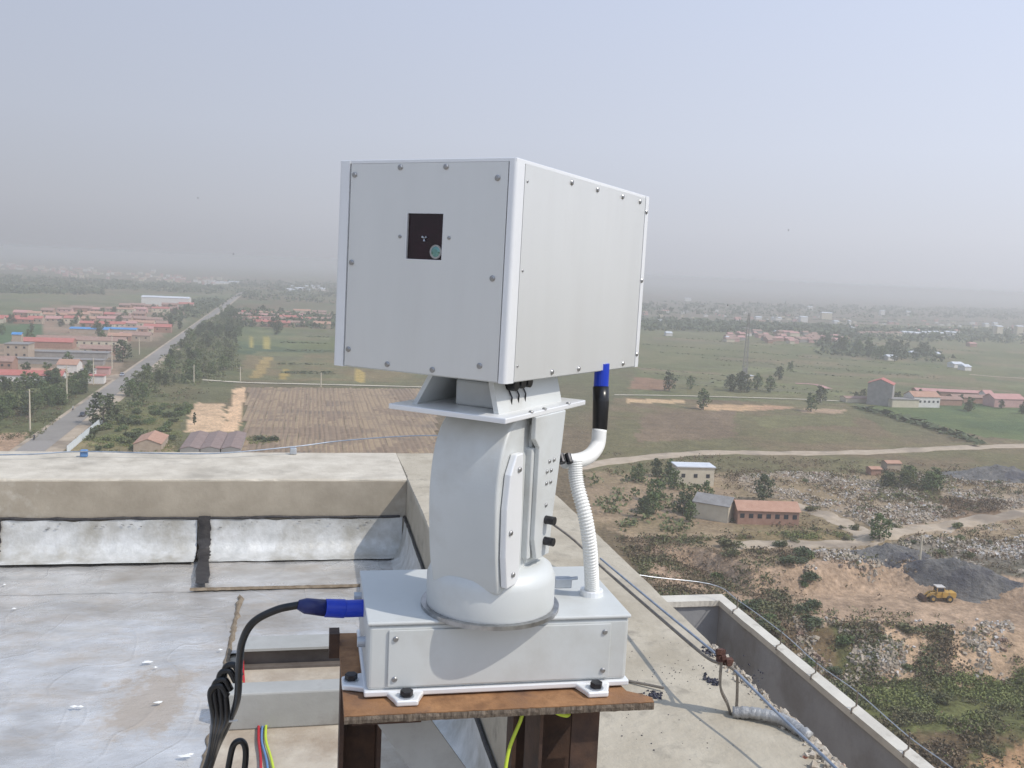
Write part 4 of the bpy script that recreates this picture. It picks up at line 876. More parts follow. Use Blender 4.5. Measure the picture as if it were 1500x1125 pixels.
# raised curbs
rc1 = MB(); n_ = 90; vs = []
def curb(axis, a0, a1, c0, c1, name, material, n=520):      # extruded curb whose arrises are chipped
    m = MB(); vs = []; K = 8
    for k in range(n+1):
        t = a0 + (a1-a0)*k/n
        def ch(sd): return .004 + .006*abs(mnoise.noise(Vector((t*3, sd, 0)))) + .030*max(0, mnoise.noise(Vector((t*6, sd, 7))) - .42) + .02*max(0, mnoise.noise(Vector((t*22, sd, 3))) - .4)
        p, q = ch(1.3), ch(5.1); dz = .004*mnoise.noise(Vector((t*1.1, 3, 3)))
        for c, z in ((c0, ZF-.3), (c0, ZT-p*1.3), (c0+p, ZT+dz), (c0+(c1-c0)*.35, ZT+dz+.002), (c0+(c1-c0)*.7, ZT-dz), (c1-q, ZT-dz), (c1, ZT-q*1.4), (c1, ZF-.3)):
            vs.append((t, c, z) if axis == 'x' else (c, t, z))
    f = [(k*K+j_, (k+1)*K+j_, (k+1)*K+(j_+1)%K, k*K+(j_+1)%K) for k in range(n) for j_ in range(K)] + [tuple(range(K))[::-1], tuple(range(n*K, n*K+K))]
    if axis == 'y': f = [q_[::-1] for q_ in f]
    return Bobj(m.add(vs, f), name, material)
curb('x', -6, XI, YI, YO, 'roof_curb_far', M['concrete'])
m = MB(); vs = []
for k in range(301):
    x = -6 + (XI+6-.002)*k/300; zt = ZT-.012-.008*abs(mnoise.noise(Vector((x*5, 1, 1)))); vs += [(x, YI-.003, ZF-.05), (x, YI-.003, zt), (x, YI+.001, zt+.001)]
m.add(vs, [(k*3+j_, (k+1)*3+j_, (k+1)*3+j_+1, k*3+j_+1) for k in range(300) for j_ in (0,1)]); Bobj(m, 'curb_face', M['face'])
curb('y', -3, YO, XI, XO, 'roof_curb_side', M['slab'])
# bitumen bead along the top of the flashing and the upright joints
def bead(pts, r, name='bitumen_bead'):
    P = []
    for k, p in enumerate(pts): P.append(Vector(p) + Vector((0, 0, .010*mnoise.noise(Vector((k*.21, 2, 5))))))
    return Bobj(MB().tube(P, [r*(.75+.6*abs(mnoise.noise(Vector((k*.6,0,r))))) for k in range(len(P))], 6), name, M['bitumen'])
bead([(x, YI-.010, ZF+.222) for x in np.arange(-3.7, XI, .04)], .009)
bead([(XI-.010, y, ZF+.222) for y in np.arange(-.5, YI, .04)], .009)
def ragged(x, w_, y0, y1, z0, z1, name):   # a brushed bitumen stripe over flashing and floor
    m = MB(); prof = [(y0,z0),(YI-.17,ZF+.045),(YI-.10,ZF+.05),(YI-.055,ZF+.07),(YI-.033,ZF+.11),(YI-.026,ZF+.16),(YI-.022,z1)]; rows = []
    for k in range(len(prof)-1):
        for q in range(6):
            t = q/6; rows.append((prof[k][0]*(1-t)+prof[k+1][0]*t, prof[k][1]*(1-t)+prof[k+1][1]*t))
    rows.append(prof[-1]); vs = []
    for k, (y, z) in enumerate(rows):
        sh = (.045 if x > -1 else 0) * max(0, (YI-y)/.5); a_ = sh + .010*mnoise.noise(Vector((k*.5, x, 0))); b2 = sh + .010*mnoise.noise(Vector((k*.6, x, 4)))
        vs += [(x-w_/2+a_, y, z), (x+sh, y-.003, z+.003), (x+w_/2+b2, y, z)]
    m.add(vs, [(k*3+j_, k*3+j_+1, (k+1)*3+j_+1, (k+1)*3+j_) for k in range(len(rows)-1) for j_ in (0,1)])
    return Bobj(m, name, M['bitumen'], smooth=True)
ragged(-.535, .062, 4.62, 0, ZF+.045, ZF+.235, 'bitumen_stripe'); ragged(-1.55, .06, 4.95, 0, ZF+.045, ZF+.235, 'bitumen_stripe')
# dirt lines on the seams
def seam(pts, w_, material, name='dirt_seam'):
    m = MB(); vs = []; P = bezier(pts, 14)
    for k, p in enumerate(P):
        t = (P[min(k+1,len(P)-1)]-P[max(k-1,0)]).normalized(); nn_ = Vector((-t.y,t.x,0)); ww = w_*(.6+.9*abs(mnoise.noise(Vector((k*.7,p.x,p.y))))); c = p + nn_*w_*.8*mnoise.noise(Vector((k*.4,3,1)))
        vs += [c-nn_*ww-Vector((0,0,.008)), c+Vector((0,0,.006)), c+nn_*ww-Vector((0,0,.008))]
    m.add(vs, [(k*3+j_, k*3+j_+1, (k+1)*3+j_+1, (k+1)*3+j_) for k in range(len(P)-1) for j_ in (0,1)]); return Bobj(m, name, material, smooth=True)
seam([(-.30,y,ZF+.022) for y in np.arange(-.6,4.6,.3)], .014, M['seam'])
seam([(x,4.598,ZF+.026) for x in np.arange(-.54,.5,.15)], .005, M['seam'])
seam([(-1.52,y,ZF+.03) for y in np.arange(2.0,4.95,.3)], .006, M['seam'])
m = MB()
for k in range(150):
    if k < 95: x_ = -.60 - abs(random.gauss(0, .13)); z_ = ZF + random.uniform(.02, .10)
    else: x_ = random.uniform(-3, .4); z_ = ZF + random.uniform(.17, .205)
    y_ = YI - .017 - .04*max(0, 1-(z_-ZF)/.06)**2; l_ = random.uniform(.003, .016); t_ = random.uniform(.0008, .002)
    m.box(x_, x_+l_, y_-.004, y_-.001, z_, z_+t_)
tag(Bobj(m, 'bitumen_flecks', M['bitumen'], None), 'small black bitumen flecks on the silver flashing', 'bitumen flecks', kind='stuff')
# bird droppings and scraps on the foil
m = MB()
for (px, py, r) in ((50+58,1033,.014),(118,1033,.012),(215,968,.018),(227,976,.008),(232,1027,.014),(272,1105,.02),(278,1103,.012),(322,950,.01),(20,890,.01),(6,855,.01)):
    P_ = spot(px, py, CAM_H+ZF+.03); q = Bm.inverted() @ P_
    n_ = 9; vs = [(q.x + r*random.uniform(.3,1.1)*math.cos(2*math.pi*k/n_)*1.3, q.y + r*random.uniform(.3,.8)*math.sin(2*math.pi*k/n_), ZF+.026) for k in range(n_)] + [(q.x, q.y, ZF+.030)]
    m.add(vs, [(k, (k+1) % n_, n_) for k in range(n_)])
tag(Bobj(m, 'mortar_splash', M['white'], None), 'small white mortar splashes on the foil roof membrane', 'mortar splash', kind='stuff')

# outer lower terrace with its parapet
Bobj(MB().box(XO, 2.48, -5, 5.23, ZO-1.2, ZO-1.0), 'terrace_floor', M['floor'])
Bobj(MB().box(2.422, 2.470, -5, 5.22, ZO-1.0, ZO-.03), 'terrace_parapet_side', M['render'])
Bobj(MB().box(XO, 2.422, 5.14, 5.22, ZO-1.0, ZO-.03), 'terrace_parapet_far', M['render'])
def coping(x0, x1, y0, y1, along):
    m = MB(); n_ = 70; vs = []
    for k in range(n_+1):
        t = k/n_; a_ = .006*mnoise.fractal(Vector((t*40, 1, 0)),1,2,3)
        if along == 'y': y = y0+(y1-y0)*t; vs += [(x0+a_,y,ZO-.034),(x0+a_,y,ZO),(x1-a_*.5,y,ZO),(x1-a_*.5,y,ZO-.034)]
        else: x = x0+(x1-x0)*t; vs += [(x,y0+a_,ZO-.034),(x,y0+a_,ZO),(x,y1,ZO),(x,y1,ZO-.034)]
    f = [(k*4+j_, (k+1)*4+j_, (k+1)*4+(j_+1)%4, k*4+(j_+1)%4) for k in range(n_) for j_ in range(4)] + [(0,1,2,3),(n_*4+3,n_*4+2,n_*4+1,n_*4)]
    Bobj(m.add(vs, f), 'terrace_coping', M['coping'])
coping(2.412, 2.478, -5, 5.235, 'y'); coping(XO, 2.412, 5.125, 5.235, 'x')
# the tower block below us
Bobj(MB().box(-12, XO-.02, -14, YO-.02, -CAM_H-.5, ZF-.3), 'tower_wall', WALLS['tan'])
Bobj(MB().box(XO-.02, 2.47, -14, 5.21, -CAM_H-.5, ZO-1.2), 'tower_bay_wall', WALLS['tan'])

# lightning wire with lugs along the far curb
t = Bthing('lightning_wire', (-1.25,5.7,ZT), 'thin grey lightning wire lying along the top of the far roof curb', 'wire'); og = (-1.25,5.7,ZT)
MB().tube(bezier([(-9,5.55,ZT+.03),(-3,5.62,ZT+.03),(-1.66,5.64,ZT+.03),(-1.252,5.72,ZT+.035),(-.59,5.70,ZT+.03),(-.09,5.83,ZT+.05),(.199,5.93,ZT+.07),(.62,5.9,ZT+.11),(.95,5.75,ZT+.14)], 8), .0038, 6).build('wire', M['pipe'], t, org=og)
for x, y, c in ((-1.252,5.74,'bwire'),(-.09,5.84,'galv')):
    MB().box(x-.022,x+.018,y-.015,y+.015,ZT,ZT+.042).build('clamp', M[c], t, org=og, bevel=.006)
# lightning rod pegs and wire on the outer parapet
t = Bthing('lightning_pegs', (2.5,4.4,ZO), 'thin bent pegs carrying a wire along the outer parapet coping', 'lightning wire'); og = (2.5,4.4,ZO)
pg = [(2.445,y) for y in (4.95,4.42,4.06,3.70,3.31,2.9)]
for x, y in pg: MB().tube([(x-.035,y-.02,ZO-.01),(x-.03,y-.015,ZO+.012),(x,y,ZO+.015),(x,y,ZO+.085)], .004, 6).build('peg', M['strap'], t, org=og)
MB().tube(bezier([(1.2,5.22,ZO+.42),(1.8,5.21,ZO+.17),(2.37,5.18,ZO+.085)] + [(x,y-.0,ZO+.08-(.0 if k%2 else .015)) for k,(x,y) in enumerate(pg)] + [(2.445,1.5,ZO+.08)], 6), .0025, 5).build('wire', M['galv'], t, org=og)

# bracket with the pipe on the slab
og = (1.137,2.293,ZT); t = Bthing('pipe_bracket', og, 'bent rusty strap bracket holding the thin pipe above the slab', 'bracket')
def strap(pts, w_, th, ax, nm, mt):
    P = bezier(pts, 6); m = MB(); vs = []
    for k, p in enumerate(P):
        tt = (P[min(k+1,len(P)-1)]-P[max(k-1,0)]).normalized(); a_ = Vector(ax); n2_ = tt.cross(a_).normalized()
        vs += [p+a_*w_+n2_*th, p-a_*w_+n2_*th, p-a_*w_-n2_*th, p+a_*w_-n2_*th]
    k = len(P); m.add(vs, [(i_*4+j_, i_*4+(j_+1)%4, (i_+1)*4+(j_+1)%4, (i_+1)*4+j_) for i_ in range(k-1) for j_ in range(4)] + [(0,1,2,3),((k-1)*4+3,(k-1)*4+2,(k-1)*4+1,(k-1)*4)])
    return m.build(nm, mt, t, org=og)
x, y = 1.137, 2.293
strap([(x,y,ZT),(x-.012,y,ZT+.03),(x-.036,y,ZT+.08),(x-.038,y,ZT+.165)], .012, .003, (.35,.93,0), 'strap', M['strap'])
strap([(x+.012,y-.01,ZT-.003),(x+.010,y-.01,ZT+.06),(x+.006,y-.01,ZT+.11),(x-.004,y-.01,ZT+.145)], .010, .003, (.35,.93,0), 'strap', M['strap'])
m = MB()
for _ in range(9):
    c = Vector((x-.034+random.gauss(0,.006), y+random.gauss(0,.006), ZT+.160+random.gauss(0,.009))); s = random.uniform(.007,.012)
    m.add([c+Vector((sx*s*random.uniform(.5,1),sy*s*random.uniform(.5,1),sz*s*random.uniform(.5,1))) for sx,sy,sz in ((-1,-1,-1),(1,-1,-1),(1,1,-1),(-1,1,-1),(-1,-1,1),(1,-1,1),(1,1,1),(-1,1,1))], [(0,3,2,1),(4,5,6,7),(0,1,5,4),(1,2,6,5),(2,3,7,6),(3,0,4,7)])
m.build('rust_cap', M['rustclump'], t, org=og)
MB().tube([(x-.034,y+.0,ZT+.15),(x-.01,y-.03,ZT+.135),(x+.006,y-.05,ZT+.12)], .005, 8).build('clamp_pin', M['strap'], t, org=og)
og = (1.15,2.3,ZT); t = Bthing('roof_pipe', og, 'thin grey pipe running above the edge of the concrete slab', 'pipe')
MB().tube(bezier([(1.10,3.40,ZT+.09),(1.11,2.83,ZT+.115),(1.115,2.45,ZT+.135),(1.125,2.26,ZT+.135),(1.15,2.05,ZT+.11),(1.17,1.82,ZT+.095),(1.21,1.2,ZT+.05),(1.22,.6,ZT+.02)], 8), .0038, 8).build('tube', M['pipe'], t, org=og)
MB().tube(bezier([(.92,3.95,ZT+.16),(1.03,3.60,ZT+.12),(1.085,3.30,ZT+.08),(1.10,2.7,ZT+.10),(1.10,2.40,ZT+.12),(1.103,2.30,ZT+.14)], 8), .005, 6).build('cable', M['strap'], t, org=og)
# thin loose cable on the slab
og = (.9,2.6,ZT); o = MB().tube(bezier([(.55,2.95,ZT+.004),(.72,2.72,ZT+.005),(.86,2.56,ZT+.004),(1.0,2.44,ZT+.012)], 8), .004, 6).build('loose_cable', M['strap']); o.matrix_world = Bm; tag(o, 'short dark cable lying on the concrete slab beyond the base', 'cable')
# foil sleeve at the bracket foot
P = bezier([(1.135,2.275,ZT+.012),(1.19,2.245,ZT+.02),(1.245,2.20,ZT+.02),(1.275,2.12,ZT+.012)], 10)
o = MB().tube(P, [.016+.006*mnoise.noise(Vector((k*.8,1,1))) for k in range(len(P))], 10).build('foil_roll', mat('crumpled_foil', (.30,.30,.30), (.44,.44,.43), 30, .5, metal=.4, bump=.006, bscale=60), smooth=True); o.matrix_world = Bm
tag(o, 'crumpled grey foil roll lying at the foot of the pipe bracket', 'foil roll')
# broken mortar along the slab edge
m = MB()
for k in range(900):
    y = random.uniform(.8, 2.75); s = random.uniform(.002,.011) * (1.25 if y < 2.05 else .7)
    xx = XO - abs(random.gauss(0,.022 if y > 2.1 else .03)); c = Vector((xx, y, ZT+s*.3))
    R_ = Euler((random.random()*3,random.random()*3,random.random()*3)).to_matrix()
    m.add([c + R_ @ Vector((sx*s*random.uniform(.5,1),sy*s*random.uniform(.5,1),sz*s*random.uniform(.3,.8))) for sx,sy,sz in ((-1,-1,-1),(1,-1,-1),(1,1,-1),(-1,1,-1),(-1,-1,1),(1,-1,1),(1,1,1),(-1,1,1))], [(0,3,2,1),(4,5,6,7),(0,1,5,4),(1,2,6,5),(2,3,7,6),(3,0,4,7)])
tag(Bobj(m, 'broken_mortar', M['mortar'], None), 'crumbled mortar and brick bits along the broken slab edge', 'broken mortar', kind='stuff')
seam([(XO-.005,y,ZT+.008) for y in np.arange(.6,2.4,.12)], .016, M['mortar'], 'broken_edge')
m = MB()
def crumbs(px, py, n, sp, sz):
    q = Bm.inverted() @ spot(px, py, CAM_H+ZT)
    for _ in range(n):
        s = random.uniform(.3,1)*sz; c = Vector((q.x+random.gauss(0,sp), q.y+random.gauss(0,sp*1.4), ZT+s*.4)); R_ = Euler((random.random()*3,random.random()*3,random.random()*3)).to_matrix()
        m.add([c + R_ @ Vector((sx*s,sy*s*random.uniform(.5,1),sz_*s*.6)) for sx,sy,sz_ in ((-1,-1,-1),(1,-1,-1),(1,1,-1),(-1,1,-1),(-1,-1,1),(1,-1,1),(1,1,1),(-1,1,1))], [(0,3,2,1),(4,5,6,7),(0,1,5,4),(1,2,6,5),(2,3,7,6),(3,0,4,7)])
crumbs(1040,957,50,.012,.0045); crumbs(1043,998,55,.010,.005); crumbs(958,1019,45,.010,.005); crumbs(1010,985,60,.07,.0018); crumbs(940,960,25,.08,.002); crumbs(1090,985,50,.03,.0025); crumbs(930,1075,16,.03,.0025); crumbs(1000,1080,40,.12,.0018)
tag(Bobj(m, 'asphalt_crumbs', M['crumb'], None), 'black asphalt crumbs scattered on the pale concrete slab', 'asphalt crumbs', kind='stuff')

# grey steel beams lying on the floor
og = (.1,3.76,ZF+.01); t = Bthing('steel_beam', og, 'grey steel channel lying across the roof floor nearer the far curb', 'steel beam')
x0, x1 = -.26, XI-.17
MB().box(x0,x1,3.70,3.83,ZF+.075,ZF+.085).build('top_flange', M['beam'], t, org=og)
MB().box(x0,x1,3.735,3.745,ZF+.010,ZF+.075).build('web', M['beamshade'], t, org=og)
MB().box(x0,x1,3.70,3.83,ZF,ZF+.010).build('bottom_flange', M['beamshade'], t, org=og)
og = (.1,3.25,ZF+.01); t = Bthing('steel_beam', og, 'grey box beam lying across the roof floor nearer the camera', 'steel beam')
MB().box(-.27,XI-.17,3.205,3.30,ZF,ZF+.13).build('beam_body', M['beam'], t, org=og, bevel=.006)
MB().box(-.30,-.27,3.20,3.305,ZF,ZF+.012).build('end_tab', M['beam'], t, org=og)
# wires out from under the beams
def wire(name, pts, r, mt, label):
    o = MB().tube(bezier(pts, 10), r, 8).build(name, M[mt], smooth=True); o.matrix_world = Bm; return tag(o, label, 'wire')
wire('red_wire', [(-.150,3.23,ZF+.01),(-.143,3.1,ZF+.012),(-.128,2.94,ZF+.01),(-.12,2.6,ZF+.01)], .0045, 'red', 'red wire coming out from under the near grey beam')
wire('yellow_wire', [(-.125,3.23,ZF+.01),(-.120,3.1,ZF+.014),(-.092,2.94,ZF+.012),(-.05,2.6,ZF+.01)], .0045, 'grn', 'yellow green wire coming out from under the near grey beam')
wire('blue_wire', [(-.137,3.23,ZF+.008),(-.133,3.1,ZF+.010),(-.108,2.94,ZF+.01),(-.08,2.6,ZF+.01)], .004, 'bwire', 'blue wire between the red and yellow wires under the beam')
wire('red_wire', [(-.238,3.735,ZF+.03),(-.230,3.64,ZF+.02),(-.222,3.56,ZF+.012)], .005, 'red', 'short red wire beside the black cable between the two beams')
wire('yellow_wire', [(-.250,3.735,ZF+.03),(-.240,3.64,ZF+.02),(-.230,3.56,ZF+.012)], .005, 'ylw', 'short yellow wire beside the black cable between the two beams')

# ================================================================ STAND
og = (.3,1.45,ZF); t = Bthing('steel_stand', og, 'rusty welded steel stand with a torch cut top plate', 'steel stand')
ZP = -.64
m = MB(); poly = []
fr = [(.057 + (.520-.057)*k/60, 1.308 + .0016*mnoise.noise(Vector((k*.9,0,0))) - .004*(k/60)) for k in range(61)]
rt = [(.522,1.318),(.512,1.33),(.49,1.345),(.48,1.42),(.475,1.60)]; bk = [(.057,1.62)]
MB().prism(fr+rt+bk, ZP-.010, ZP).build('top_plate', M['rust'], t, org=og)
m = MB(); vs = []
for k, (xx, yy) in enumerate(fr): vs += [(xx, yy-.0012-.0012*random.random(), ZP-.0005), (xx, yy-.0015-.0018*random.random(), ZP-.0055), (xx, yy-.001, ZP-.0112-.001*random.random())]
m.add(vs, [(k*3+j_, k*3+j_+1, (k+1)*3+j_+1, (k+1)*3+j_) for k in range(60) for j_ in (0,1)]); m.build('cut_edge', M['cut'], t, org=og)
def channel(x0, x1, y0, y1, z0, z1, th, nm='leg', mt='rustdark'):
    mm = MB(); mm.box(x0, x0+th, y0, y1, z0, z1); mm.box(x0+th, x1-th, y1-th, y1, z0, z1); mm.box(x1-th, x1, y0, y1, z0, z1)
    return mm.build(nm, M[mt], t, org=og)
# front right post: open channel, dark inside, brown right flange
MB().box(.352,.357,1.335,1.43,ZF,ZP-.01).build('leg', M['rustdark'], t, org=og)
MB().box(.357,.445,1.425,1.43,ZF,ZP-.01).build('leg', M['rustdark'], t, org=og)
MB().box(.402,.4455,1.335,1.342,ZF,ZP-.01).build('leg_flange', M['rustdark'], t, org=og)
channel(.06,.13,1.54,1.60,ZF,ZP-.01,.007)
channel(.36,.44,1.55,1.60,ZF,ZP-.01,.007)
MB().box(.30,.52,1.35,1.356,ZP-.032,ZP-.010).build('rib', M['rustdark'], t, org=og)
MB().box(.07,.17,1.33,1.336,ZP-.026,ZP-.010).build('rib', M['rustdark'], t, org=og)
br = MB(); A_ = Vector((.115,1.42,ZP-.012)); B2 = Vector((.40,1.38,-1.05))
for wd_, off, mt, nm in ((.035, 0, 'beam', 'brace'),):
    d_ = (B2-A_).normalized(); s_ = Vector((0,1,0)).cross(d_).normalized()
    vs = [A_+s_*wd_, A_-s_*wd_, B2-s_*wd_, B2+s_*wd_]; vs += [v_+Vector((0,.006,0)) for v_ in vs]; br.add(vs, [(0,1,2,3),(7,6,5,4),(0,4,5,1),(1,5,6,2),(2,6,7,3),(3,7,4,0)])
br.build('brace', M['beam'], t, org=og)
# rust angle and white tie knot behind the base at the left
MB().box(.040,.057,1.56,1.59,ZP-.02,ZP+.022).build('upright_stub', M['rustdark'], t, org=og)
wire('earth_wire', [(.335,1.36,ZP-.012),(.325,1.35,ZP-.04),(.305,1.34,ZP-.09),(.300,1.33,ZP-.16),(.31,1.34,ZP-.3)], .0030, 'grn', 'yellow green earth wire hanging below the rusty plate left of the post')
wire('earth_wire', [(.362,1.33,ZP-.012),(.375,1.325,ZP-.020),(.392,1.328,ZP-.026),(.400,1.35,ZP-.027)], .0035, 'grn', 'short yellow green earth wire entering the post under the plate')

# ================================================================ THE SCANNER
og = (.29,1.49,ZP); dev = Bthing('laser_scanner', og, 'large silver box scanner on a pan tilt head and rectangular base', 'scanner')
dev_inv = (Bm @ Matrix.Translation(og)).inverted()
BXL, BXR, BYF, BYB = .091, .493, 1.360, 1.60
base = MB().box(BXL, BXR, BYF, BYB, ZP+.012, ZP+.112).build('base_box', M['castg'], dev, org=og, bevel=.006, seg=3)
MB().box(BXL-.004, BXR+.004, BYF-.004, BYB+.004, ZP+.0035, ZP+.0125).build('bottom_rim', M['aluw'], base, org=og, bevel=.002)
MB().box(BXL-.002, BXR+.002, BYF-.003, BYB+.002, ZP+.1125, ZP+.118).build('lid', M['castg'], base, org=og, bevel=.002)
MB().box(BXL+.03, BXR-.03, BYF-.0035, BYF-.0002, ZP+.018, ZP+.105).build('front_plate', M['castg'], base, org=og, bevel=.001)
def hexbolt(mm, c, r, h, ax='z'):
    P = [(r*math.cos(k*math.pi/3), r*math.sin(k*math.pi/3)) for k in range(6)]
    mm.prism(P, 0, h, Matrix.Translation(c))
def lug(cx, cy, side):
    m = MB()
    if side == 'f': m.prism([(cx-.030,BYF+.004),(cx-.019,cy-.002),(cx-.016,cy-.014),(cx+.016,cy-.014),(cx+.019,cy-.002),(cx+.030,BYF+.004)], ZP+.001, ZP+.010)
    else:
        s = -1 if side == 'l' else 1; X_ = BXL+.004 if side == 'l' else BXR-.004
        P = [(X_,cy-.030),(cx+s*.002,cy-.019),(cx+s*.014,cy-.016),(cx+s*.014,cy+.016),(cx+s*.002,cy+.019),(X_,cy+.030)]
        m.prism(P if side == 'r' else P[::-1], ZP+.001, ZP+.010)
    l_ = m.build('mounting_lug', M['aluw'], dev, org=og, bevel=.0025, seg=3)
    MB().lathe([(.0115,0),(.0115,.0016)], (cx,cy,ZP+.0101), 20).build('washer', M['galv'], l_, org=og)
    b_ = MB(); hexbolt(b_, (cx,cy,ZP+.0118), .0098, .0085); b_.build('bolt', M['boltblack'], l_, org=og, bevel=.0008)
lug(.148,1.340,'f'); lug(.438,1.338,'f'); lug(.070,1.405,'l'); lug(.514,1.57,'r')
SCR = MB().lathe([(.0042,0),(.0042,.0012),(.003,.0026),(.0010,.0028)], (0,0,0), 14).mesh('screw', M['screw'], smooth=False)
def screw(parent, loc, nrm, s=1.0):
    o = bpy.data.objects.new('screw', SCR); COL.objects.link(o); o.parent = parent; o.location = loc; o.rotation_mode = 'QUATERNION'
    o.rotation_quaternion = Vector(nrm).to_track_quat('Z', 'Y'); o.scale = (s, s, s); return o
for x_ in (BXL+.040, BXR-.040):
    for z_ in (ZP+.030, ZP+.092): screw(base, (x_-og[0], BYF-.0036-og[1], z_-og[2]), (0,-1,0))
# sockets on the left end of the base and the small fittings above the plug
for (y_, z_) in ((1.50,ZP+.088),):
    MB().tube([(BXL-.030,y_,z_),(BXL+.004,y_,z_)], .014, 18).build('socket', M['blue'], base, org=og, bevel=.002)
for (y_, z_) in ((1.43,ZP+.060),(1.56,ZP+.086)):
    MB().tube([(BXL-.012,y_,z_),(BXL+.004,y_,z_)], .008, 14).build('cable_gland', M['galv'], base, org=og)
# turret: everything below turns with the head, so it lives in the head's frame
HA = RAD(-28.6); Cw = Vector((-.008, 1.309, CAM_H))
Hm = Matrix.Translation(Cw) @ Matrix.Rotation(HA, 4, 'Z')
Hl = dev_inv @ Hm
def Hpart(mb, name, material, parent=None, **k):
    o = mb.build(name, material, parent or dev, **k)
    if parent is None: o.matrix_local = Hl
    return o
# turntable
tt_c = (-.075,.115)
Hpart(MB().lathe([(.098,-.522),(.100,-.512),(.100,-.470),(.094,-.455),(.080,-.446),(.050,-.443)], (tt_c[0],tt_c[1],0), 64), 'turntable', M['castg'], smooth=True)
Hpart(MB().lathe([(.108,-.5225),(.108,-.516)], (tt_c[0],tt_c[1],0), 64), 'turntable_ring', M['screw'])
# column: side profile seen from the side of the head, arched towards the tray
col = MB(); prof = []
X0c, X1c = -.128, -.012
pf = [(p_.x, p_.y) for p_ in bezier([(.028,-.470,0),(.020,-.44,0),(.014,-.40,0),(.010,-.34,0),(.012,-.30,0),(.020,-.262,0),(.034,-.235,0),(.052,-.218,0),(.075,-.213,0)], 7)] + [(.15,-.213),(.165,-.235),(.170,-.30),(.170,-.47)]
k = len(pf); col.add([(X0c,y,z) for y,z in pf] + [(X1c,y,z) for y,z in pf], [tuple(range(k))[::-1], tuple(range(k,2*k))] + [(i_,(i_+1)%k,(i_+1)%k+k,i_+k) for i_ in range(k)])
column = Hpart(col, 'tilt_column', M['castg'], smooth=False, bevel=.004, seg=3)
cv = MB(); pf = [(.030,-.458),(.022,-.41),(.020,-.34),(.026,-.29),(.042,-.262),(.062,-.262),(.066,-.34),(.066,-.458)]; k = len(pf)
cv.add([(X1c+.001,y,z) for y,z in pf] + [(X1c+.012,y,z) for y,z in pf], [tuple(range(k))[::-1], tuple(range(k,2*k))] + [(i_,(i_+1)%k,(i_+1)%k+k,i_+k) for i_ in range(k)])
cv.build('side_cover', M['aluw'], column, bevel=.002)
for y_, z_ in ((.050,-.285),(.032,-.375),(.045,-.44)): screw(column, (X1c+.0125,y_,z_), (1,0,0))
Hpart(MB().box(-.118,-.02,.03,.15,-.470,-.443), 'column_foot', M['castg'], bevel=.004)
# right hand arm plate hanging from the tray
ap = MB(); pf = [(.085,-.212),(.085,-.245),(.100,-.26),(.098,-.40),(.108,-.432),(.150,-.432),(.158,-.37),(.178,-.26),(.185,-.212)]; k = len(pf)
ap.add([(-.002,y,z) for y,z in pf] + [(.006,y,z) for y,z in pf], [tuple(range(k))[::-1], tuple(range(k,2*k))] + [(i_,(i_+1)%k,(i_+1)%k+k,i_+k) for i_ in range(k)])
arm = Hpart(ap, 'arm_plate', M['castg'], bevel=.0015)
MB().box(-.035,-.002,.092,.104,-.43,-.26).build('arm_flange', M['castg'], arm, bevel=.002)
for y_, z_ in ((.128,-.30),(.142,-.30),(.128,-.318),(.142,-.318),(.135,-.285),(.15,-.285),(.130,-.352)): screw(arm, (.0062,y_,z_), (1,0,0), .75)
for z_ in (-.375,-.408):
    MB().tube([(.006,.132,z_),(.022,.132,z_)], .0065, 10).build('black_knob', M['boltblack'], arm)
Hpart(MB().box(-.10,-.006,.10,.17,-.44,-.225), 'gear_case', M['castg'], bevel=.006)
# tray and cradle
tray = Hpart(MB().box(-.195,.004,-.004,.262,-.212,-.204), 'tray', M['aluw'], bevel=.0015)
for y_ in (.075,.118,.20): screw(tray, (.002, y_, -.204), (0,0,1), .9)
cr = MB()
for (ya, yb) in ((.012,.022),(.225,.235)):
    vs = [(-.170,ya,-.204),(-.022,ya,-.204),(-.040,ya,-.158),(-.142,ya,-.158)]; vs += [(x_,yb,z_) for x_,_,z_ in vs]; cr.add(vs, [(0,1,2,3),(7,6,5,4),(0,4,5,1),(1,5,6,2),(2,6,7,3),(3,7,4,0)])
cradle = Hpart(MB().add([(-.022,.022,-.204),(-.022,.225,-.204),(-.034,.225,-.156),(-.034,.022,-.156),(-.030,.022,-.204),(-.030,.225,-.204),(-.042,.225,-.156),(-.042,.022,-.156)], [(0,1,2,3),(7,6,5,4),(0,3,7,4),(1,5,6,2),(0,4,5,1),(3,2,6,7)]), 'cradle', M['castg'])
MB().add([(-.170,.022,-.204),(-.170,.225,-.204),(-.142,.225,-.156),(-.142,.022,-.156),(-.162,.022,-.204),(-.162,.225,-.204),(-.134,.225,-.156),(-.134,.022,-.156)], [(3,2,1,0),(4,5,6,7),(4,7,3,0),(2,6,5,1),(1,5,4,0),(7,6,2,3)]).build('side_wall', M['castg'], cradle)
MB().box(-.120,-.052,.06,.20,-.204,-.165).build('motor_block', M['castg'], cradle, bevel=.004)
for y_, z_ in ((.062,-.166),(.083,-.164),(.104,-.164)):
    MB().tube([(-.035,y_,z_),(-.016,y_,z_)], .0082, 12).build('black_plug', M['black'], cradle, bevel=.001)
    MB().tube([(-.030,y_,z_-.006),(-.024,y_+.001,z_-.018),(-.026,y_+.003,z_-.034)], .0013, 5).build('plug_lead', M['black'], cradle)
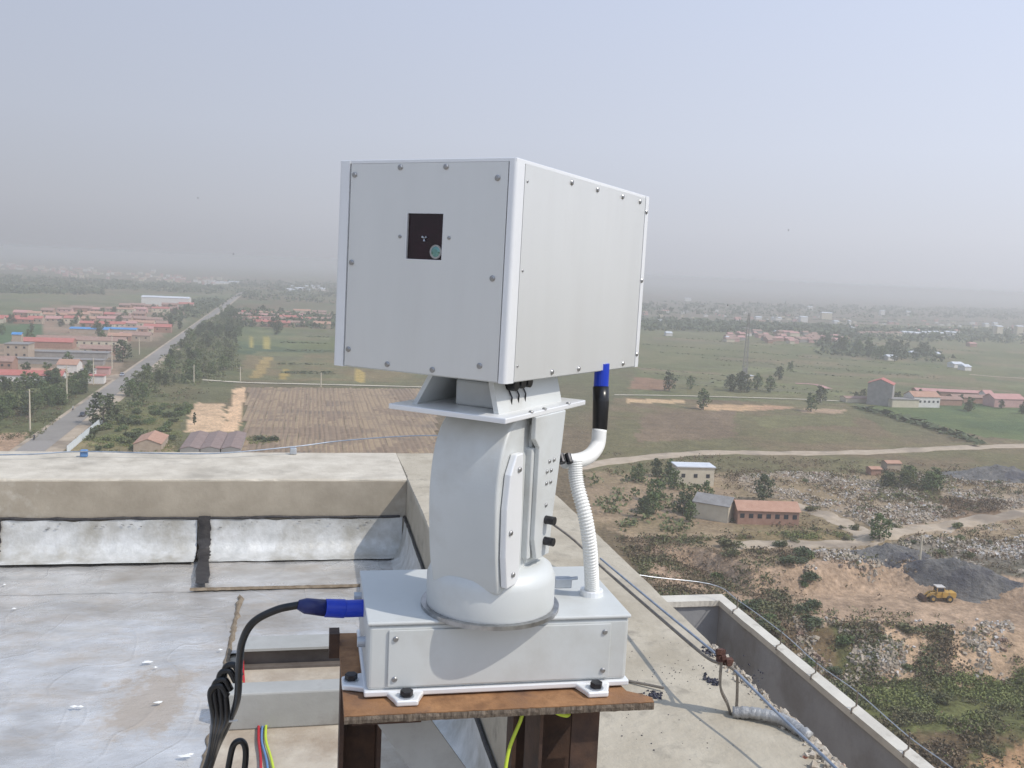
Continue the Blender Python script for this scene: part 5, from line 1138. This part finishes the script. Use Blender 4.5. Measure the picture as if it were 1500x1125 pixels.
# head: core, corner posts, panels, lids
W, Dp, Z0h, Z1h = .3005, .497, -.155, .148
Hh = Hl @ Matrix.Translation((0,0,0)) @ Matrix.Rotation(RAD(-1.0), 4, 'X')
hs = MB().box(-W+.004,-.004,.004,Dp-.004,Z0h+.003,Z1h-.004).build('head_housing', M['alu'], dev); hs.matrix_local = Hh
def post(x, y, sx, sy, wx, wy):   # rounded corner extrusion
    P = [(0,0),(wx,0),(wx,.0055),(.006,.0055) if False else (wx,.0055),(.0055,wy),(0,wy)]
    n_ = 6; r = .006; outer = [(wx,0)] + [(r - r*math.sin(a_*math.pi/2/n_) , r - r*math.cos(a_*math.pi/2/n_)) for a_ in range(n_+1)] + [(0,wy)] + [(.0052,wy),(.0052,.0052),(wx,.0052)]
    pts_ = [(x+sx*(-p_[0]), y+sy*p_[1]) for p_ in outer]
    if sx*sy > 0: pts_ = pts_[::-1]
    return MB().prism(pts_, Z0h-.0015, Z1h+.001)
for (x_, y_, sx, sy, wx, wy) in ((0.0015,-.0015,1,1,.012,.022),(-W-.0015,-.0015,-1,1,.020,.020),(.0015,Dp+.0015,1,-1,.02,.020),(-W-.0015,Dp+.0015,-1,-1,.02,.02)):
    post(x_,y_,sx,sy,wx,wy).build('corner_post', M['aluw'], hs)
# front panel with the window opening
wx0, wx1, wz0, wz1 = -.1735, -.1135, .009, .074
fp = MB(); y_ = .0005; a_, b_, c_, d_ = -W+.021, -.0125, Z0h+.0005, Z1h-.003
def fr_box(mm, x0, x1, z0, z1): mm.box(x0, x1, y_-.0012, y_+.0035, z0, z1)
fr_box(fp, a_, wx0, c_, d_); fr_box(fp, wx1, b_, c_, d_); fr_box(fp, wx0, wx1, c_, wz0); fr_box(fp, wx0, wx1, wz1, d_)
fp.build('front_panel', M['alu'], hs)
MB().box(.0-.0035,.0012,.0225,Dp-.0205,c_,d_).build('side_panel', M['alu'], hs)
MB().box(-W-.0012,-W+.0035,.0205,Dp-.0205,c_,d_).build('side_panel', M['alu'], hs)
MB().box(-W,.0,-.0005,Dp+.0005,Z1h-.0028,Z1h+.0022).build('top_panel', M['aluw'], hs, bevel=.0008)
MB().box(-W+.002,-.002,.002,Dp-.002,Z0h-.0012,Z0h+.0030).build('bottom_panel', M['castg'], hs)
# window recess: frame, dark box, lens, hub
e0 = .0044
rec = MB(); 
rec.box(wx0-.001,wx1+.001,y_-.0016,y_-.0011,wz1,wz1+.0006); rec.box(wx0-.001,wx1+.001,y_-.0017,y_-.0011,wz0-.0010,wz0); rec.box(wx0-.0012,wx0,y_-.0037,y_-.0011,wz0,wz1); rec.box(wx1,wx1+.0006,y_-.0017,y_-.0011,wz0,wz1)
rec.build('window_frame', M['aluw'], hs, bevel=.0004)
MB().box(wx0-.0,wx1+.0,y_+.0008,y_+.0030,wz0,wz1).build('window_pane', M['maroon'], hs)
MB().tube([(wx1-.0105,y_-.0012,wz0+.0115),(wx1-.0105,y_+.001,wz0+.0115)], .0100, 24).build('lens_ring', M['screw'], hs)
MB().tube([(wx1-.0105,y_-.0026,wz0+.0115),(wx1-.0105,y_-.0010,wz0+.0115)], [.004,.0080], 20).build('lens', M['lens'], hs)
hb = MB(); cx_, cz_ = (wx0+wx1)/2-.001, wz0+.030
for a in range(3):
    an = RAD(90+120*a+60); hb.tube([(cx_+.0008*math.cos(an),y_-.0008,cz_+.0008*math.sin(an)),(cx_+.0042*math.cos(an),y_-.0010,cz_+.0042*math.sin(an))], [.0006,.0018], 8)
hb.build('hub', M['galv'], hs)
for fx, z_ in ((.092,.129),(.365,.139),(.625,.139),(.905,.123),(.092,.0),(.905,-.013),(.092,-.13),(.335,-.1465),(.60,-.1475),(.86,-.135)):
    screw(hs, (-W+fx*W, y_-.0012, z_), (0,-1,0))
for x_ in (wx0-.013, wx1+.011): screw(hs, (x_, y_-.0012, (wz0+wz1)/2-.001), (0,-1,0), .65)
for s_ in (.17,.265,.37,.45): screw(hs, (.0012,s_,Z1h-.011), (1,0,0)); screw(hs, (.0012,s_-.03,Z0h+.008), (1,0,0))
for z_ in (.122,.0,-.133): screw(hs, (.0012,.483,z_), (1,0,0)); screw(hs, (.0012,.030,z_), (1,0,0), .5)
for s_ in (.05,.15,.25,.35,.45): screw(hs, (-W-.0012,s_,Z1h-.011), (-1,0,0))
# blue gland and hose from the head down to the base
def Bl(p): return Vector((p[0]-og[0], p[1]-og[1], p[2]-og[2]))
gz = -.163
gpt = [(.483,1.545,-.150),(.483,1.545,-.192)]
MB().tube([Bl(p) for p in gpt], .0125, 20).build('blue_gland', M['blue'], dev)
MB().tube([Bl(p) for p in ((.483,1.545,-.190),(.483,1.54,-.215),(.483,1.538,-.260),(.482,1.537,-.264))], [.0140,.0138,.0128,.012], 20).build('hose_sleeve', M['black'], dev, smooth=True)
el = bezier([(.482,1.536,-.262),(.478,1.53,-.288),(.458,1.51,-.303),(.43,1.49,-.307),(.408,1.48,-.305)], 8)
MB().tube([Bl(p) for p in el], .0125, 18).build('hose_elbow', M['white'], dev, smooth=True)
cz = bezier([(.418,1.455,-.298),(.421,1.446,-.335),(.432,1.43,-.38),(.443,1.43,-.43),(.452,1.44,-.48),(.458,1.45,-.515)], 40)
MB().tube([Bl(p) for p in cz], [.0105 + (.0016 if (k//2) % 2 else 0) for k in range(len(cz))], 16).build('corrugated_hose', M['white'], dev)
MB().tube([Bl((.458,1.452,-.512)),Bl((.458,1.452,-.524))], .019, 18).build('hose_fitting', M['aluw'], dev, bevel=.002)
for dx in (0,.012): MB().tube([Bl((.392+dx,1.450,-.288)),Bl((.394+dx,1.440,-.300))], .0055, 10).build('clamp_screw', M['boltblack'], dev)
MB().box(.395-og[0],.425-og[0],1.455-og[1],1.47-og[1],-.512-og[2],-.495-og[2]).build('valve_block', M['galv'], dev, bevel=.002)
MB().tube([Bl((.385,1.46,-.500)),Bl((.435,1.46,-.496))], .003, 8).build('valve_key', M['galv'], dev)

# power plug and black cable bundle
og = (-.1,1.5,ZF+.02); t = Bthing('power_cable', og, 'black power cable with blue plug drooping from the left end of the base', 'cable')
def loc(pts): return [Vector(p)-Vector(og) for p in pts]
MB().tube(loc([(.062,1.50,ZP+.088),(.030,1.495,ZP+.092)]), [.0150,.0145], 20).build('blue_plug', M['blue'], t, smooth=False, bevel=.0015)
MB().tube(loc([(.030,1.495,ZP+.092),(.000,1.49,ZP+.098),(-.012,1.49,ZP+.1005)]), [.0135,.0125,.0075], 18).build('plug_body', M['navy'], t, smooth=True)
main = bezier([(-.010,1.49,ZP+.100),(-.045,1.492,ZP+.092),(-.080,1.50,ZP+.070),(-.098,1.52,ZP+.030),(-.105,1.56,ZP-.03),(-.112,1.62,ZP-.115),(-.135,1.70,ZP-.20),(-.165,1.78,ZP-.30),(-.2,1.82,ZP-.45),(-.24,1.85,ZP-.7),(-.27,1.9,ZF+.03),(-.20,2.2,ZF+.02)], 10)
MB().tube(loc(main), .0062, 12).build('cord', M['black'], t, smooth=True)
for k, (dx, dy, top) in enumerate(((-.020,.03,-.06),(-.028,.05,-.075),(-.012,.045,-.05),(-.034,.02,-.085))):
    lp = bezier([(-.112+dx+.018,1.62,ZP+top-.02),(-.112+dx+.006,1.62,ZP+top),(-.112+dx-.010,1.625,ZP+top-.015),(-.118+dx,1.64,ZP-.15),(-.140+dx*.6,1.71,ZP-.22),(-.165+dx*.4,1.79,ZP-.32),(-.20+dx,1.83,ZP-.50),(-.24+dx,1.86,ZP-.8)], 8)
    MB().tube(loc(lp), .0055, 10).build('cord_loop', M['black'], t, smooth=True)
lp = bezier([(-.142,1.76,ZP-.36),(-.134,1.755,ZP-.30),(-.126,1.75,ZP-.262),(-.112,1.75,ZP-.255),(-.104,1.752,ZP-.275),(-.108,1.76,ZP-.33),(-.125,1.78,ZP-.42)], 10)
MB().tube(loc(lp), .006, 10).build('cord_loop', M['black'], t, smooth=True)
MB().tube(loc(bezier([(-.166,1.688,ZP-.152),(-.150,1.664,ZP-.160),(-.132,1.656,ZP-.168),(-.114,1.668,ZP-.174)], 6)), .0018, 8).build('cable_tie', M['white'], t, smooth=True)

# insects in front of the haze
for k, (px, py) in enumerate(((290,290),(342,372),(1066,447),(1155,337))):
    d_ = ray(px, py); p_ = Vector((0,0,CAM_H)) + d_ * 9
    m = MB().lathe([(.001,-.006),(.004,-.003),(.004,.003),(.001,.006)], (0,0,0), 8); m.add([(0,0,.002),(.014,.004,.005),(.011,-.005,.004)], [(0,1,2)]); m.add([(0,0,.002),(-.014,.004,.005),(-.011,-.005,.004)], [(0,2,1)])
    o = m.build('flying_insect', M['black']); o.location = p_
    tag(o, ['dark insect flying high left of the scanner head','dark insect flying left above the far end of the road','dark insect flying right of the scanner near the horizon','dark insect flying in the sky right of the scanner'][k], 'insect')

# ================================================================ HAZE
hm = bpy.data.materials.new('haze_air'); hm.use_nodes = True; N = hm.node_tree.nodes; N.clear()
ho = N.new('ShaderNodeOutputMaterial'); pv = N.new('ShaderNodeVolumePrincipled'); pv.inputs['Color'].default_value = (*HAZE_COLOR, 1); pv.inputs['Density'].default_value = HAZE_DENSITY; pv.inputs['Anisotropy'].default_value = .42
hm.node_tree.links.new(pv.outputs[0], ho.inputs['Volume'])
hb_ = MB().box(-22000, 22000, -22000, 22000, -14.5, CAM_H + 2.2).build('haze', hm); tag(hb_, 'pale dusty haze filling the air over the plain', 'haze', kind='stuff')
